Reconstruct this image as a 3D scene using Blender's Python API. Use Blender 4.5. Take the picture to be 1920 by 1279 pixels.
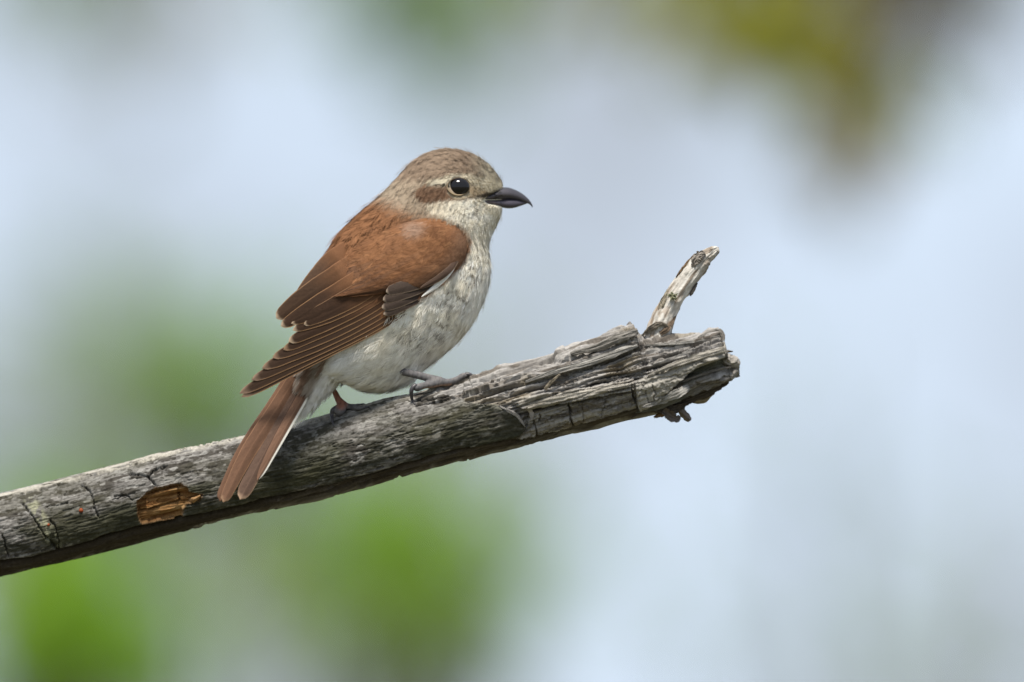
import bpy, math
import numpy as np
from mathutils import Vector, Matrix
from mathutils.bvhtree import BVHTree

for o in list(bpy.data.objects):
    bpy.data.objects.remove(o)
scn = bpy.context.scene
COL = scn.collection
rng = np.random.default_rng(7)

# ------------------------------------------------------------------ camera
PITCH = math.radians(5.0)
DIST = 5.56
FOC = 500.0
TGT = np.array([0.0, 0.0, 2.10])
DV = np.array([0.0, math.cos(PITCH), math.sin(PITCH)])
RV = np.array([1.0, 0.0, 0.0])
UV_ = np.array([0.0, -math.sin(PITCH), math.cos(PITCH)])
CAM = TGT - DV * DIST
cd = bpy.data.cameras.new('camera')
cam = bpy.data.objects.new('camera', cd)
COL.objects.link(cam)
cam.location = CAM
cam.rotation_euler = (math.radians(90) + PITCH, 0, 0)
cd.lens = FOC
cd.sensor_width = 36.0
cd.sensor_fit = 'HORIZONTAL'
cd.clip_start = 0.1
cd.clip_end = 6000
cd.dof.use_dof = True
cd.dof.focus_distance = DIST - 0.012
cd.dof.aperture_fstop = 5.6
cd.dof.aperture_blades = 0
scn.camera = cam

# ------------------------------------------------------------------ sky, sun, exposure
SUN_EL, SUN_AZ = math.radians(64), math.radians(-172)      # azimuth measured from +Y (behind the bird) towards +X
world = bpy.data.worlds.new('World')
scn.world = world
world.use_nodes = True
wn, wl = world.node_tree.nodes, world.node_tree.links
wn.clear()
w_out = wn.new('ShaderNodeOutputWorld')
w_bg = wn.new('ShaderNodeBackground')
w_sky = wn.new('ShaderNodeTexSky')
w_sky.sky_type = 'NISHITA'
w_sky.sun_disc = False
w_sky.sun_elevation = SUN_EL
w_sky.sun_rotation = SUN_AZ
w_sky.air_density = 1.0
w_sky.dust_density = 2.0
w_sky.ozone_density = 1.5
w_tc = wn.new('ShaderNodeTexCoord')
w_no = wn.new('ShaderNodeTexNoise')
w_no.inputs['Scale'].default_value = 26.0
w_no.inputs['Detail'].default_value = 4.0
w_no.inputs['Roughness'].default_value = 0.62
w_rp = wn.new('ShaderNodeValToRGB')
w_rp.color_ramp.elements[0].position = 0.42
w_rp.color_ramp.elements[0].color = (3.4, 3.7, 4.25, 1)
w_rp.color_ramp.elements[1].position = 0.57
w_rp.color_ramp.elements[1].color = (5.2, 6.05, 7.25, 1)
w_mx = wn.new('ShaderNodeMix')
w_mx.data_type = 'RGBA'
w_mx.inputs[0].default_value = 0.9
wl.new(w_tc.outputs['Generated'], w_no.inputs['Vector'])
wl.new(w_no.outputs['Fac'], w_rp.inputs['Fac'])
wl.new(w_sky.outputs['Color'], w_mx.inputs[6])
wl.new(w_rp.outputs['Color'], w_mx.inputs[7])
wl.new(w_mx.outputs[2], w_bg.inputs['Color'])
w_bg.inputs['Strength'].default_value = 0.1
wl.new(w_bg.outputs['Background'], w_out.inputs['Surface'])

sd = bpy.data.lights.new('sun', 'SUN')
sd.energy = 4.5
sd.angle = math.radians(14)
sd.color = (1.0, 0.93, 0.82)
sun = bpy.data.objects.new('sun', sd)
COL.objects.link(sun)
sdir = Vector((math.sin(SUN_AZ) * math.cos(SUN_EL), math.cos(SUN_AZ) * math.cos(SUN_EL), math.sin(SUN_EL)))
sun.rotation_euler = sdir.to_track_quat('Z', 'Y').to_euler()
sun.location = (0, 0, 20)

scn.view_settings.view_transform = 'Standard'
scn.view_settings.look = 'None'
scn.view_settings.gamma = 1.0
scn.view_settings.exposure = 0.50
scn.view_settings.use_curve_mapping = False
scn.render.engine = 'CYCLES'
scn.cycles.use_denoising = True
scn.cycles.max_bounces = 8
scn.cycles.transparent_max_bounces = 8

# ------------------------------------------------------------------ helpers
PX = DIST * 36.0 / FOC / 1920.0          # metres per photo pixel at the bird
MM = 0.001

def P(px, py, y):
    """photo pixel + depth (world Y) -> world point"""
    px = np.asarray(px, float); py = np.asarray(py, float); y = np.asarray(y, float)
    px, py, y = np.broadcast_arrays(px, py, y)
    k = 36.0 / 1920.0
    d = DV * FOC + RV * ((px - 960) * k)[..., None] + UV_ * ((639.5 - py) * k)[..., None]
    t = (y - CAM[1]) / d[..., 1]
    return CAM + d * t[..., None]

def unP(W):
    r = W - CAM
    z = r @ DV
    k = 36.0 / 1920.0
    return (r @ RV) / z * FOC / k + 960, 639.5 - (r @ UV_) / z * FOC / k

def _h(ix, iy, seed):
    n = (ix.astype(np.int64) * 374761393 + iy.astype(np.int64) * 668265263 + seed * 1442695041) & 0x7fffffff
    n = ((n ^ (n >> 13)) * 1274126177) & 0x7fffffff
    n = n ^ (n >> 16)
    return (n & 0xffff) / 65535.0

def vnoise(x, y, seed=0):
    x = np.asarray(x, float); y = np.asarray(y, float)
    ix = np.floor(x); iy = np.floor(y)
    fx = x - ix; fy = y - iy
    fx = fx * fx * fx * (fx * (fx * 6 - 15) + 10); fy = fy * fy * fy * (fy * (fy * 6 - 15) + 10)
    a = _h(ix, iy, seed); b = _h(ix + 1, iy, seed); c = _h(ix, iy + 1, seed); d = _h(ix + 1, iy + 1, seed)
    return (a + (b - a) * fx) * (1 - fy) + (c + (d - c) * fx) * fy

def fbm(x, y, seed=0, o=4, g=0.5):
    v = 0; a = 1; s = 0
    for i in range(o):
        v = v + a * vnoise(x * 2 ** i + 17.3 * i, y * 2 ** i - 9.1 * i, seed + i); s += a; a *= g
    return v / s

def sstep(a, b, x):
    t = np.clip((x - a) / (b - a), 0, 1)
    return t * t * (3 - 2 * t)

def lerp(a, b, t):
    return a + (b - a) * t

def mixc(c, col, f):
    return c + (np.asarray(col, float) - c) * np.asarray(f)[..., None]

def crom(pts, n):
    """Catmull-Rom through control rows, n samples"""
    p = np.asarray(pts, float)
    m = len(p)
    q = np.vstack([2 * p[0] - p[1], p, 2 * p[-1] - p[-2]])
    t = np.linspace(0, m - 1, n)
    i = np.minimum(t.astype(int), m - 2)
    f = (t - i)[:, None]
    a, b, c, d = q[i], q[i + 1], q[i + 2], q[i + 3]
    return 0.5 * (2 * b + (c - a) * f + (2 * a - 5 * b + 4 * c - d) * f ** 2 + (3 * b - a - 3 * c + d) * f ** 3)

def seg_dist(x, y, line):
    d = np.full(np.shape(x), 1e9)
    L = np.asarray(line, float)
    for (ax, ay), (bx, by) in zip(L[:-1], L[1:]):
        vx, vy = bx - ax, by - ay
        t = np.clip(((x - ax) * vx + (y - ay) * vy) / (vx * vx + vy * vy + 1e-9), 0, 1)
        d = np.minimum(d, np.hypot(x - ax - t * vx, y - ay - t * vy))
    return d

def poly_sd(x, y, poly):
    """signed distance, positive inside"""
    L = list(poly) + [poly[0]]
    d = seg_dist(x, y, L)
    ins = np.zeros(np.shape(x), bool)
    for (ax, ay), (bx, by) in zip(L[:-1], L[1:]):
        c = ((ay > y) != (by > y)) & (x < (bx - ax) * (y - ay) / (by - ay + 1e-12) + ax)
        ins ^= c
    return np.where(ins, d, -d)

def mesh_np(name, V, Q=None, T=None, col=None, smooth=True):
    me = bpy.data.meshes.new(name)
    V = np.asarray(V, np.float32).reshape(-1, 3)
    nq = 0 if Q is None else len(Q)
    nt = 0 if T is None else len(T)
    me.vertices.add(len(V))
    me.vertices.foreach_set('co', V.ravel())
    me.loops.add(nq * 4 + nt * 3)
    li = []
    if nq: li.append(np.asarray(Q, np.int32).ravel())
    if nt: li.append(np.asarray(T, np.int32).ravel())
    me.loops.foreach_set('vertex_index', np.concatenate(li))
    me.polygons.add(nq + nt)
    st = np.concatenate([np.arange(nq) * 4, nq * 4 + np.arange(nt) * 3]).astype(np.int32)
    me.polygons.foreach_set('loop_start', st)
    me.update(calc_edges=True)
    if smooth:
        me.polygons.foreach_set('use_smooth', np.ones(nq + nt, bool))
    if col is not None:
        a = me.attributes.new('Col', 'FLOAT_COLOR', 'POINT')
        c = np.ones((len(V), 4), np.float32); c[:, :3] = np.clip(np.asarray(col).reshape(-1, 3), 0.004, 0.9)
        a.data.foreach_set('color', c.ravel())
    me.validate()
    return me

def grid_q(nu, nv, wrap=False, base=0):
    i = np.arange(nu - 1)[:, None]
    j = np.arange(nv if wrap else nv - 1)[None, :]
    j2 = (j + 1) % nv
    return (base + np.stack([i * nv + j, i * nv + j2, (i + 1) * nv + j2, (i + 1) * nv + j], -1)).reshape(-1, 4)

def link(name, me, mat, parent=None, base=None, **props):
    """one mesh object; vertices are given in world space and moved to the parent's frame"""
    o = bpy.data.objects.new(name, me)
    COL.objects.link(o)
    if mat: me.materials.append(mat)
    if parent is not None:
        o.parent = parent
        b = ORG(parent)
        me.transform(Matrix.Translation(-b))
    elif base is not None:
        me.transform(Matrix.Translation(-Vector(base)))
        o.location = base
    for k, v in props.items(): o[k] = v
    return o

def ORG(o):
    v = Vector((0, 0, 0))
    while o is not None:
        v = v + Vector(o.location); o = o.parent
    return v

def empty(name, loc, parent=None, **props):
    o = bpy.data.objects.new(name, None)
    o.empty_display_size = 0.02
    COL.objects.link(o)
    o.location = Vector(loc) - (ORG(parent) if parent else Vector((0, 0, 0)))
    o.parent = parent
    for k, v in props.items(): o[k] = v
    return o

def tube(pts, rad, n=24, nv=12, flat=1.0, cap=True):
    """tapered round limb through world points"""
    C = crom(np.hstack([np.asarray(pts, float), np.asarray(rad, float)[:, None]]), n)
    c, r = C[:, :3], np.maximum(C[:, 3], 1e-5)
    tg = np.gradient(c, axis=0); tg /= np.linalg.norm(tg, axis=1)[:, None] + 1e-12
    ref = np.array([0, 1.0, 0.02])
    a = np.cross(tg, ref); a /= np.linalg.norm(a, axis=1)[:, None] + 1e-9
    b = np.cross(tg, a)
    th = np.linspace(0, 2 * np.pi, nv, endpoint=False)
    V = c[:, None] + r[:, None, None] * (a[:, None] * np.cos(th)[None, :, None] + flat * b[:, None] * np.sin(th)[None, :, None])
    Q = grid_q(n, nv, True)
    V = V.reshape(-1, 3)
    T = None
    if cap:
        V = np.vstack([V, c[0] - tg[0] * r[0] * .5, c[-1] + tg[-1] * r[-1] * .6])
        j = np.arange(nv); k = len(V)
        T = np.vstack([np.stack([np.full(nv, k - 2), (j + 1) % nv, j], 1),
                       np.stack([np.full(nv, k - 1), (n - 1) * nv + j, (n - 1) * nv + (j + 1) % nv], 1)])
    return V, Q, T

def join(parts):
    Vs, Qs, Ts, n = [], [], [], 0
    for V, Q, T in parts:
        Vs.append(V)
        if Q is not None: Qs.append(np.asarray(Q) + n)
        if T is not None: Ts.append(np.asarray(T) + n)
        n += len(V)
    return np.vstack(Vs), (np.vstack(Qs) if Qs else None), (np.vstack(Ts) if Ts else None)

# ------------------------------------------------------------------ materials
def mat_attr(name, rough=0.8, transl=0.0, spec=0.3, bump=None, coat=0.0, vary=0.0, vscale=2000, sheen=0.0):
    m = bpy.data.materials.new(name)
    m.use_nodes = True
    N, L = m.node_tree.nodes, m.node_tree.links
    N.clear()
    out = N.new('ShaderNodeOutputMaterial')
    bs = N.new('ShaderNodeBsdfPrincipled')
    at = N.new('ShaderNodeAttribute'); at.attribute_name = 'Col'
    bs.inputs['Roughness'].default_value = rough
    bs.inputs['Specular IOR Level'].default_value = spec
    bs.inputs['Coat Weight'].default_value = coat
    bs.inputs['Coat Roughness'].default_value = 0.15
    bs.inputs['Sheen Weight'].default_value = sheen
    colout = at.outputs['Color']
    tc = N.new('ShaderNodeTexCoord')
    if vary:
        no = N.new('ShaderNodeTexNoise'); no.inputs['Scale'].default_value = vscale; no.inputs['Detail'].default_value = 3
        L.new(tc.outputs['Object'], no.inputs['Vector'])
        mr = N.new('ShaderNodeMapRange'); mr.inputs[1].default_value = 0.25; mr.inputs[2].default_value = 0.75
        mr.inputs[3].default_value = 1 - vary; mr.inputs[4].default_value = 1 + vary
        L.new(no.outputs['Fac'], mr.inputs[0])
        mm = N.new('ShaderNodeVectorMath'); mm.operation = 'SCALE'
        L.new(colout, mm.inputs[0]); L.new(mr.outputs[0], mm.inputs['Scale'])
        colout = mm.outputs[0]
    L.new(colout, bs.inputs['Base Color'])
    if bump:
        sc, st, dist = bump
        mp = N.new('ShaderNodeMapping'); mp.inputs['Scale'].default_value = sc
        mp.inputs['Rotation'].default_value = (0, math.radians(13.5), 0)
        L.new(tc.outputs['Object'], mp.inputs['Vector'])
        nb = N.new('ShaderNodeTexNoise'); nb.inputs['Scale'].default_value = 1.0; nb.inputs['Detail'].default_value = 4
        L.new(mp.outputs['Vector'], nb.inputs['Vector'])
        bp = N.new('ShaderNodeBump'); bp.inputs['Strength'].default_value = st; bp.inputs['Distance'].default_value = dist
        L.new(nb.outputs['Fac'], bp.inputs['Height'])
        L.new(bp.outputs['Normal'], bs.inputs['Normal'])
    if transl > 0:
        tr = N.new('ShaderNodeBsdfTranslucent')
        L.new(colout, tr.inputs['Color'])
        mx = N.new('ShaderNodeMixShader'); mx.inputs[0].default_value = transl
        L.new(bs.outputs[0], mx.inputs[1]); L.new(tr.outputs[0], mx.inputs[2])
        L.new(mx.outputs[0], out.inputs['Surface'])
    else:
        L.new(bs.outputs[0], out.inputs['Surface'])
    return m

M_wood = mat_attr('weathered_wood', 0.9, spec=0.1, bump=((250, 2200, 2200), 0.36, 0.0005), vary=0.16, vscale=900)
M_twig = mat_attr('bleached_twig_wood', 0.8, spec=0.25, bump=((1500, 1500, 1500), 0.4, 0.0004), vary=0.15, vscale=900)
M_skin = mat_attr('bird_skin', 0.75, spec=0.3)
M_plume = mat_attr('plumage', 0.85, transl=0.07, spec=0.06)
M_feather = mat_attr('flight_feather', 0.75, transl=0.06, spec=0.12, vary=0.12, vscale=1800)
M_beak = mat_attr('horn_beak', 0.36, spec=0.45, vary=0.06, vscale=500)
M_claw = mat_attr('claw_horn', 0.4, spec=0.4)
M_leaf = mat_attr('leaf', 0.5, transl=0.55, spec=0.3)
M_barkfar = mat_attr('tree_bark', 0.9, spec=0.1, vary=0.3, vscale=30)
# ------------------------------------------------------------------ ground
def mat_ground():
    m = bpy.data.materials.new('meadow_ground'); m.use_nodes = True
    N, L = m.node_tree.nodes, m.node_tree.links
    bs = N['Principled BSDF']; bs.inputs['Roughness'].default_value = 0.95
    tc = N.new('ShaderNodeTexCoord')
    n1 = N.new('ShaderNodeTexNoise'); n1.inputs['Scale'].default_value = 0.6; n1.inputs['Detail'].default_value = 8
    L.new(tc.outputs['Object'], n1.inputs['Vector'])
    r = N.new('ShaderNodeValToRGB')
    r.color_ramp.elements[0].position = 0.35; r.color_ramp.elements[0].color = (0.06, 0.06, 0.03, 1)
    r.color_ramp.elements[1].position = 0.68; r.color_ramp.elements[1].color = (0.13, 0.118, 0.062, 1)
    L.new(n1.outputs['Fac'], r.inputs['Fac']); L.new(r.outputs['Color'], bs.inputs['Base Color'])
    return m
gx = np.linspace(-1, 1, 81); gx = np.sign(gx) * np.abs(gx) ** 3 * 2500
GX, GY = np.meshgrid(gx, gx, indexing='ij')
GZ = (fbm(GX / 6, GY / 6, 3, 3) - .5) * 0.25 * (np.hypot(GX, GY) < 200)
link('ground', mesh_np('ground', np.stack([GX, GY, GZ], -1), grid_q(81, 81)), mat_ground(), kind='structure')

# ------------------------------------------------------------------ background trees and shrubs
def leaf_mesh(cent, size, cols, nrm_up=0.5, seed=1):
    """leaves as folded diamond blades with six corners"""
    r = np.random.default_rng(seed)
    n = len(cent)
    d = r.normal(size=(n, 3)); d[:, 2] -= 0.5; d /= np.linalg.norm(d, axis=1)[:, None]
    up = r.normal(size=(n, 3)) * 0.9 + np.array([0, 0, nrm_up])
    s = np.cross(d, up); s /= np.linalg.norm(s, axis=1)[:, None] + 1e-9
    nn = np.cross(s, d)
    L = size[:, None]
    W = L * 0.31
    p = [cent, cent + d * L * .38 + s * W + nn * L * .07, cent + d * L * .4, cent + d * L * .38 - s * W + nn * L * .07,
         cent + d * L * .95 - nn * L * .08]
    V = np.stack(p, 1).reshape(-1, 3)
    b = np.arange(n)[:, None] * 5
    T = np.concatenate([b + [[0, 2, 1]], b + [[0, 3, 2]], b + [[1, 2, 4]], b + [[2, 3, 4]]])
    return V, T, np.repeat(cols, 5, 0)

def at(px, py, D):
    """pixel at straight-ahead distance D from the camera"""
    return P(px, py, CAM[1] + D)

GREEN = np.array([0.245, 0.43, 0.035]); OLIVE = np.array([0.31, 0.32, 0.03]); BROWN = np.array([0.34, 0.28, 0.08])
PALE = np.array([0.30, 0.43, 0.15])

def plant(name, label, cat, base, D, clumps, extra, leaf, seed, trunk_r, group=None, crown_z=None, mult=4.5):
    """trunk from the ground, a limb to every clump, leaves and twigs in every clump.
    clumps: (px, py, distance, radius in px, leaves, colour); extra: the same in metres relative to the base"""
    r = np.random.default_rng(seed)
    root = empty(name, base, label=label, category=cat)
    if group: root['group'] = group
    base = np.asarray(base, float)
    C = []
    for (px, py, d, rp, n, c) in clumps:
        k = d / FOC * 36 / 1920
        C.append((at(px, py, d), rp * k * 1.2, int(n * mult), c))
    for (dx, dy, dz, rad, n, c) in extra:
        C.append((base + np.array([dx, dy, dz]), rad, n, c))
    top = np.mean([c[0] for c in C], 0)
    zt = crown_z or max(1.0, 0.62 * min(c[0][2] for c in C))
    crown0 = base + np.array([(top[0] - base[0]) * .3, (top[1] - base[1]) * .3, zt])
    V, Q, T = tube([base - [0, 0, .1], base * .6 + crown0 * .4 + r.normal(size=3) * .03, crown0], [trunk_r, trunk_r * .8, trunk_r * .55], 10, 9)
    bc = np.tile([[0.10, 0.085, 0.065]], (len(V), 1))
    link('trunk', mesh_np('trunk', V, Q, T, bc), M_barkfar, root)
    limbs, LV, LS, LC = [], [], [], []
    for cpos, rad, n, col in C:
        mid = (crown0 + cpos) / 2 + np.array([0, 0, 0.12 if crown_z is None else .45]) + r.normal(size=3) * .06
        limbs.append(tube([crown0, mid, cpos], [trunk_r * .22, trunk_r * .1, .004], 9, 6))
        nt = max(2, n // 12)
        tips = cpos + r.normal(size=(nt, 3)) * rad * .55
        for t in tips:
            limbs.append(tube([cpos * .7 + mid * .3, (cpos + t) / 2 + r.normal(size=3) * rad * .08, t], [.005, .0035, .0018], 5, 4))
        k = r.integers(0, nt, n)
        f = r.random((n, 1))
        off = r.normal(size=(n, 3)) * rad * .30
        LV.append(lerp(cpos, tips[k], f ** .6) + off)
        LS.append(leaf * r.uniform(.7, 1.3, n))
        LC.append(np.asarray(col) * r.uniform(.75, 1.3, (n, 1)) * r.uniform(.9, 1.1, (n, 3)))
    V, Q, T = join(limbs)
    link('limb', mesh_np('limb', V, Q, T, np.tile([[0.11, 0.09, 0.065]], (len(V), 1))), M_barkfar, root)
    V, T, c = leaf_mesh(np.vstack(LV), np.concatenate(LS), np.vstack(LC), seed=seed)
    link('crown', mesh_np('crown', V, None, T, c, smooth=False), M_leaf, root, kind='stuff')
    return root

def gpos(px, D):
    p = at(px, 640, D); return (p[0], p[1], 0.0)

r0 = np.random.default_rng(3)
def under(n, w, z0, z1, leaves, col, dep=.8):
    return [(r0.uniform(-w, w), r0.uniform(-dep, dep), r0.uniform(z0, z1), r0.uniform(.18, .34), leaves, col) for _ in range(n)]

plant('leafy_shrub', 'green leafy shrub out of focus below the left end of the dead branch', 'shrub', gpos(100, 15), 15,
      [(150, 1195, 14.6, 150, 32, GREEN), (60, 1260, 15, 130, 22, GREEN), (230, 1240, 15.2, 120, 16, GREEN), (120, 1090, 14.8, 130, 18, GREEN), (30, 1120, 15, 110, 9, OLIVE), (300, 1130, 15.4, 150, 5, PALE), (380, 1250, 15.4, 140, 2, PALE), (230, 1030, 15.4, 120, 7, PALE), (20, 990, 15.4, 120, 6, PALE)],
      under(20, .75, .9, 2.25, 60, GREEN), .055, 11, .02, group='blurred greenery behind the branch')
plant('leafy_shrub', 'green leafy shrub out of focus below the middle of the dead branch', 'shrub', gpos(760, 17), 17,
      [(720, 1000, 17, 140, 20, GREEN), (800, 1070, 16.6, 140, 17, GREEN), (640, 1040, 17.2, 120, 18, GREEN), (850, 1170, 17, 140, 14, PALE), (690, 1170, 17, 140, 14, PALE), (760, 920, 17, 110, 10, GREEN), (560, 960, 17.3, 150, 9, PALE), (900, 1000, 17.3, 140, 8, PALE), (560, 1180, 17.3, 150, 3, PALE), (960, 1120, 17.3, 140, 5, PALE)],
      under(18, .7, .9, 2.3, 60, GREEN), .05, 12, .02, group='blurred greenery behind the branch')
plant('leafy_sapling', 'slender green sapling out of focus behind the bird\'s tail and wing tips', 'sapling', gpos(360, 20), 20,
      [(400, 715, 20, 160, 17, GREEN), (450, 780, 20, 150, 15, GREEN), (330, 740, 20.2, 150, 18, PALE), (330, 640, 20, 140, 12, PALE), (500, 690, 20, 130, 12, GREEN), (600, 760, 20, 110, 6, PALE),
       (90, 690, 21, 150, 8, PALE), (220, 620, 21, 150, 7, PALE), (60, 800, 21, 150, 7, PALE), (230, 780, 21, 140, 9, PALE), (760, 680, 21, 140, 4, PALE), (900, 640, 21, 150, 4, PALE), (180, 420, 21, 150, 3, PALE)],
      under(10, .5, 1.0, 2.3, 40, GREEN), .05, 13, .02, group='blurred greenery behind the branch')
plant('overhanging_tree', 'tree with olive and brown leaves hanging down out of focus above the upright twig', 'tree', gpos(3300, 12.5), 12.5,
      [(1330, 40, 12.4, 70, 9, OLIVE), (1420, 30, 12.2, 75, 15, OLIVE), (1500, 70, 12.2, 65, 9, OLIVE), (1560, 150, 12.1, 60, 8, OLIVE), (1588, 240, 12.1, 42, 9, BROWN),
       (1592, 315, 12.1, 30, 6, BROWN), (1680, 200, 12.4, 75, 3, PALE), (1640, 110, 12.4, 60, 3, PALE),
       (1240, 0, 12.6, 80, 7, OLIVE), (1090, -10, 12.8, 80, 5, OLIVE), (960, -20, 12.8, 90, 4, PALE), (1840, 20, 12.5, 110, 4, BROWN * .8), (1700, -160, 12.5, 140, 30, OLIVE), (1450, -170, 12.5, 140, 30, OLIVE)],
      [(r0.uniform(-.9, 1.0), r0.uniform(-.8, .8), r0.uniform(3.5, 5.4), r0.uniform(.2, .35), 55, [OLIVE, PALE, GREEN][i % 3]) for i in range(26)],
      .05, 14, .085, crown_z=3.9, mult=3.6)
plant('overhanging_tree', 'tree with pale green leaves out of focus high above the bird\'s head', 'tree', gpos(-1500, 19), 19,
      [(760, 10, 18, 120, 16, PALE), (900, 30, 18, 110, 6, PALE), (840, -60, 18, 130, 14, PALE), (690, -50, 18, 120, 12, PALE), (300, -20, 18.5, 160, 9, BROWN * .8 + PALE * .2), (120, -90, 18.5, 160, 14, PALE), (780, 120, 18, 110, 3, PALE)],
      [(r0.uniform(-1.2, 1.0), r0.uniform(-.9, .9), r0.uniform(4.2, 6.6), r0.uniform(.25, .45), 60, PALE) for i in range(26)],
      .055, 15, .1, crown_z=4.8)

plant('leafy_shrub', 'thin pale shrub out of focus below the splintered end of the branch', 'shrub', gpos(1800, 22), 22,
      [(1850, 1190, 22, 130, 5, PALE), (1700, 1230, 22, 140, 4, PALE), (1560, 1080, 22, 150, 2, PALE), (1900, 1060, 22, 140, 2, PALE), (1450, 1250, 22, 140, 3, PALE), (1560, 640, 22, 120, 2, PALE), (1540, 780, 22, 130, 2, PALE), (1780, 940, 22, 140, 3, PALE), (1250, 1000, 22, 140, 2, PALE)],
      under(14, .8, 1.0, 2.6, 50, PALE), .05, 16, .03, group='blurred greenery behind the branch')
# ------------------------------------------------------------------ the dead branch
AX = math.radians(13.1)
EX, EY = math.cos(AX), -math.sin(AX)
NX, NY = -math.sin(AX), -math.cos(AX)
def to_st(x, y):
    return x * EX + (y - 1000) * EY, x * NX + (y - 1000) * NY
def to_px(s, t):
    return s * EX + t * NX, 1000 + s * EY + t * NY
def b_axis(px):
    return (700 - px) * 0.042 * MM        # the branch end points a little towards the camera

TOPL = [(-1700, 1330), (-600, 1070), (0, 929), (100, 906), (200, 880), (300, 854), (400, 834), (470, 818), (560, 797), (650, 772), (720, 754), (780, 741), (850, 719), (900, 706),
        (960, 691), (1020, 674), (1080, 657), (1130, 643), (1165, 626), (1184, 617), (1190, 617), (1194, 628), (1204, 635), (1240, 631), (1290, 629), (1315, 627), (1330, 621), (1348, 617), (1353, 636), (1357, 655),
        (1366, 664), (1376, 676), (1384, 695)]
BOTL = [(-1700, 1530), (-600, 1240), (0, 1077), (100, 1054), (200, 1031), (300, 1004), (400, 979), (480, 961), (575, 943), (724, 904), (859, 866), (995, 835), (1080, 812), (1150, 794), (1210, 779),
        (1262, 768), (1290, 752), (1330, 736), (1365, 719), (1384, 703)]
UND = [(-1700, 1500), (-600, 1212), (0, 1048), (60, 1040), (112, 1028), (262, 984), (343, 969), (480, 936), (615, 906), (724, 876), (832, 845), (940, 822), (1005, 818), (1075, 800), (1190, 768), (1240, 752), (1300, 728), (1384, 701)]
def prof(L, s):
    a = np.array([to_st(*p) for p in L])
    o = np.argsort(a[:, 0])
    return np.interp(s, a[o, 0], a[o, 1])

s_end = to_st(1384, 699)[0]
S = np.concatenate([np.arange(-1700, -60, 8.0), np.arange(-60, s_end, 1.05), [s_end]])
TH = np.concatenate([np.linspace(0.0, np.pi, 190, endpoint=False), np.linspace(np.pi, 2 * np.pi, 56, endpoint=False)])
NS, NT = len(S), len(TH)
tt, tb = prof(TOPL, S), prof(BOTL, S)
tcen, hh = (tt + tb) / 2, (tt - tb) / 2
rd = np.interp(S, [-1700, 0, 900, 1200, 1380, s_end], [90, 73, 74, 78, 66, 22]) * PX
SS = np.repeat(S[:, None], NT, 1)
CT, ST = np.cos(TH)[None, :], np.sin(TH)[None, :]
TT = tcen[:, None] + hh[:, None] * CT
QX, QY = to_px(SS, TT)
front = sstep(-0.15, 0.25, ST) * np.ones_like(SS)
arc = TH[None, :] * 72 * np.ones_like(SS)          # distance around the branch in px
seam = np.minimum(TH, 2 * np.pi - TH)[None, :] * 72 * np.ones_like(SS)   # symmetric, no seam at the top

BARK = [(-2000, 1300), (0, 900), (300, 820), (560, 770), (780, 730), (850, 742), (880, 757), (929, 759), (958, 773), (977, 785), (988, 802), (974, 816), (940, 824), (832, 850), (724, 884), (500, 945), (200, 1040), (0, 1100), (-2000, 1600)]
sdB = poly_sd(QX, QY, BARK)
wob = (fbm(SS / 9, arc / 9, 5, 3) - .5) * 9
isB = sstep(-2, 2, sdB + wob * .6)                    # smooth bark-side surface, left
isW = 1 - isB                                       # bare splitting wood, right

# grain coordinates of the bare wood: flatter than the axis, bending round the knot
gang = math.radians(4.0)
kd = np.hypot((QX - 1205) / 1.7, QY - 688)
bend = 9 * np.exp(-(kd / 34) ** 2) * np.sign(QY - 688)
ga = SS * math.cos(gang) + TT * math.sin(gang)
gc = TT * math.cos(gang) - SS * math.sin(gang) + bend + 5 * (fbm(SS / 90, TT / 60, 8, 2) - .5)
gc = np.where(ST > 0, gc, seam + gc * 0)

D = np.zeros_like(SS)
# bark: long soft undulation, pits and flakes drawn out along the branch
calm = .35 + .65 * sstep(2.75, 2.2, TH)[None, :]           # the underside edge runs nearly straight
D += isB * calm * ((fbm(SS / 70, arc / 30, 11, 3) - .5) * 1.1 + (fbm(SS / 19, arc / 4.2, 12, 4, .55) - .5) * .6)
pit = fbm(SS / 22, arc / 4, 13, 3)
D -= isB * sstep(.60, .72, pit) * .4
D += isB * (fbm(SS / 60, arc / 2.6, 14, 3) - .5) * .3
# wood: ridged fibres at three scales
rid = 1 - np.abs(2 * fbm(ga / 150, gc / 11, 21, 3) - 1)
rid2 = 1 - np.abs(2 * fbm(ga / 90, gc / 3.6, 22, 3) - 1)
fine = fbm(ga / 40, gc / 1.9, 23, 3)
ter = fbm(ga / 210, gc / 13, 24, 2) * 5
ter = (np.floor(ter) + sstep(.35, .65, ter - np.floor(ter)))       # splintered terraces
flatm = np.maximum(sstep(-2, 3, poly_sd(QX, QY, [(995, 774), (1100, 750), (1188, 734), (1196, 767), (1075, 800), (1004, 820), (985, 806)])),
                   sstep(-2, 3, poly_sd(QX, QY, [(1190, 716), (1212, 706), (1240, 694), (1290, 674), (1362, 652), (1366, 668), (1312, 684), (1284, 704), (1262, 722), (1240, 742), (1205, 760), (1196, 764)]))) * front
isW_full = isW
isW = isW * (1 - .72 * flatm)
D += isW * ((rid - .7) * 2.4 + (rid2 - .7) * 1.6 + (fine - .5) * 1.0 + (ter - 2.5) * .75) * calm
split = fbm(ga / 120, gc / 4.5, 25, 2)
D -= isW * sstep(.64, .70, split) * 1.6
fz = fbm(SS / 38, arc / 2.4, 15, 3)
D -= isB * sstep(.60, .68, fz) * .2
fw = fbm(ga / 70, gc / 2.6, 26, 3)
D -= isW * sstep(.57, .64, fw) * 1.2
isW = isW_full
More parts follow.
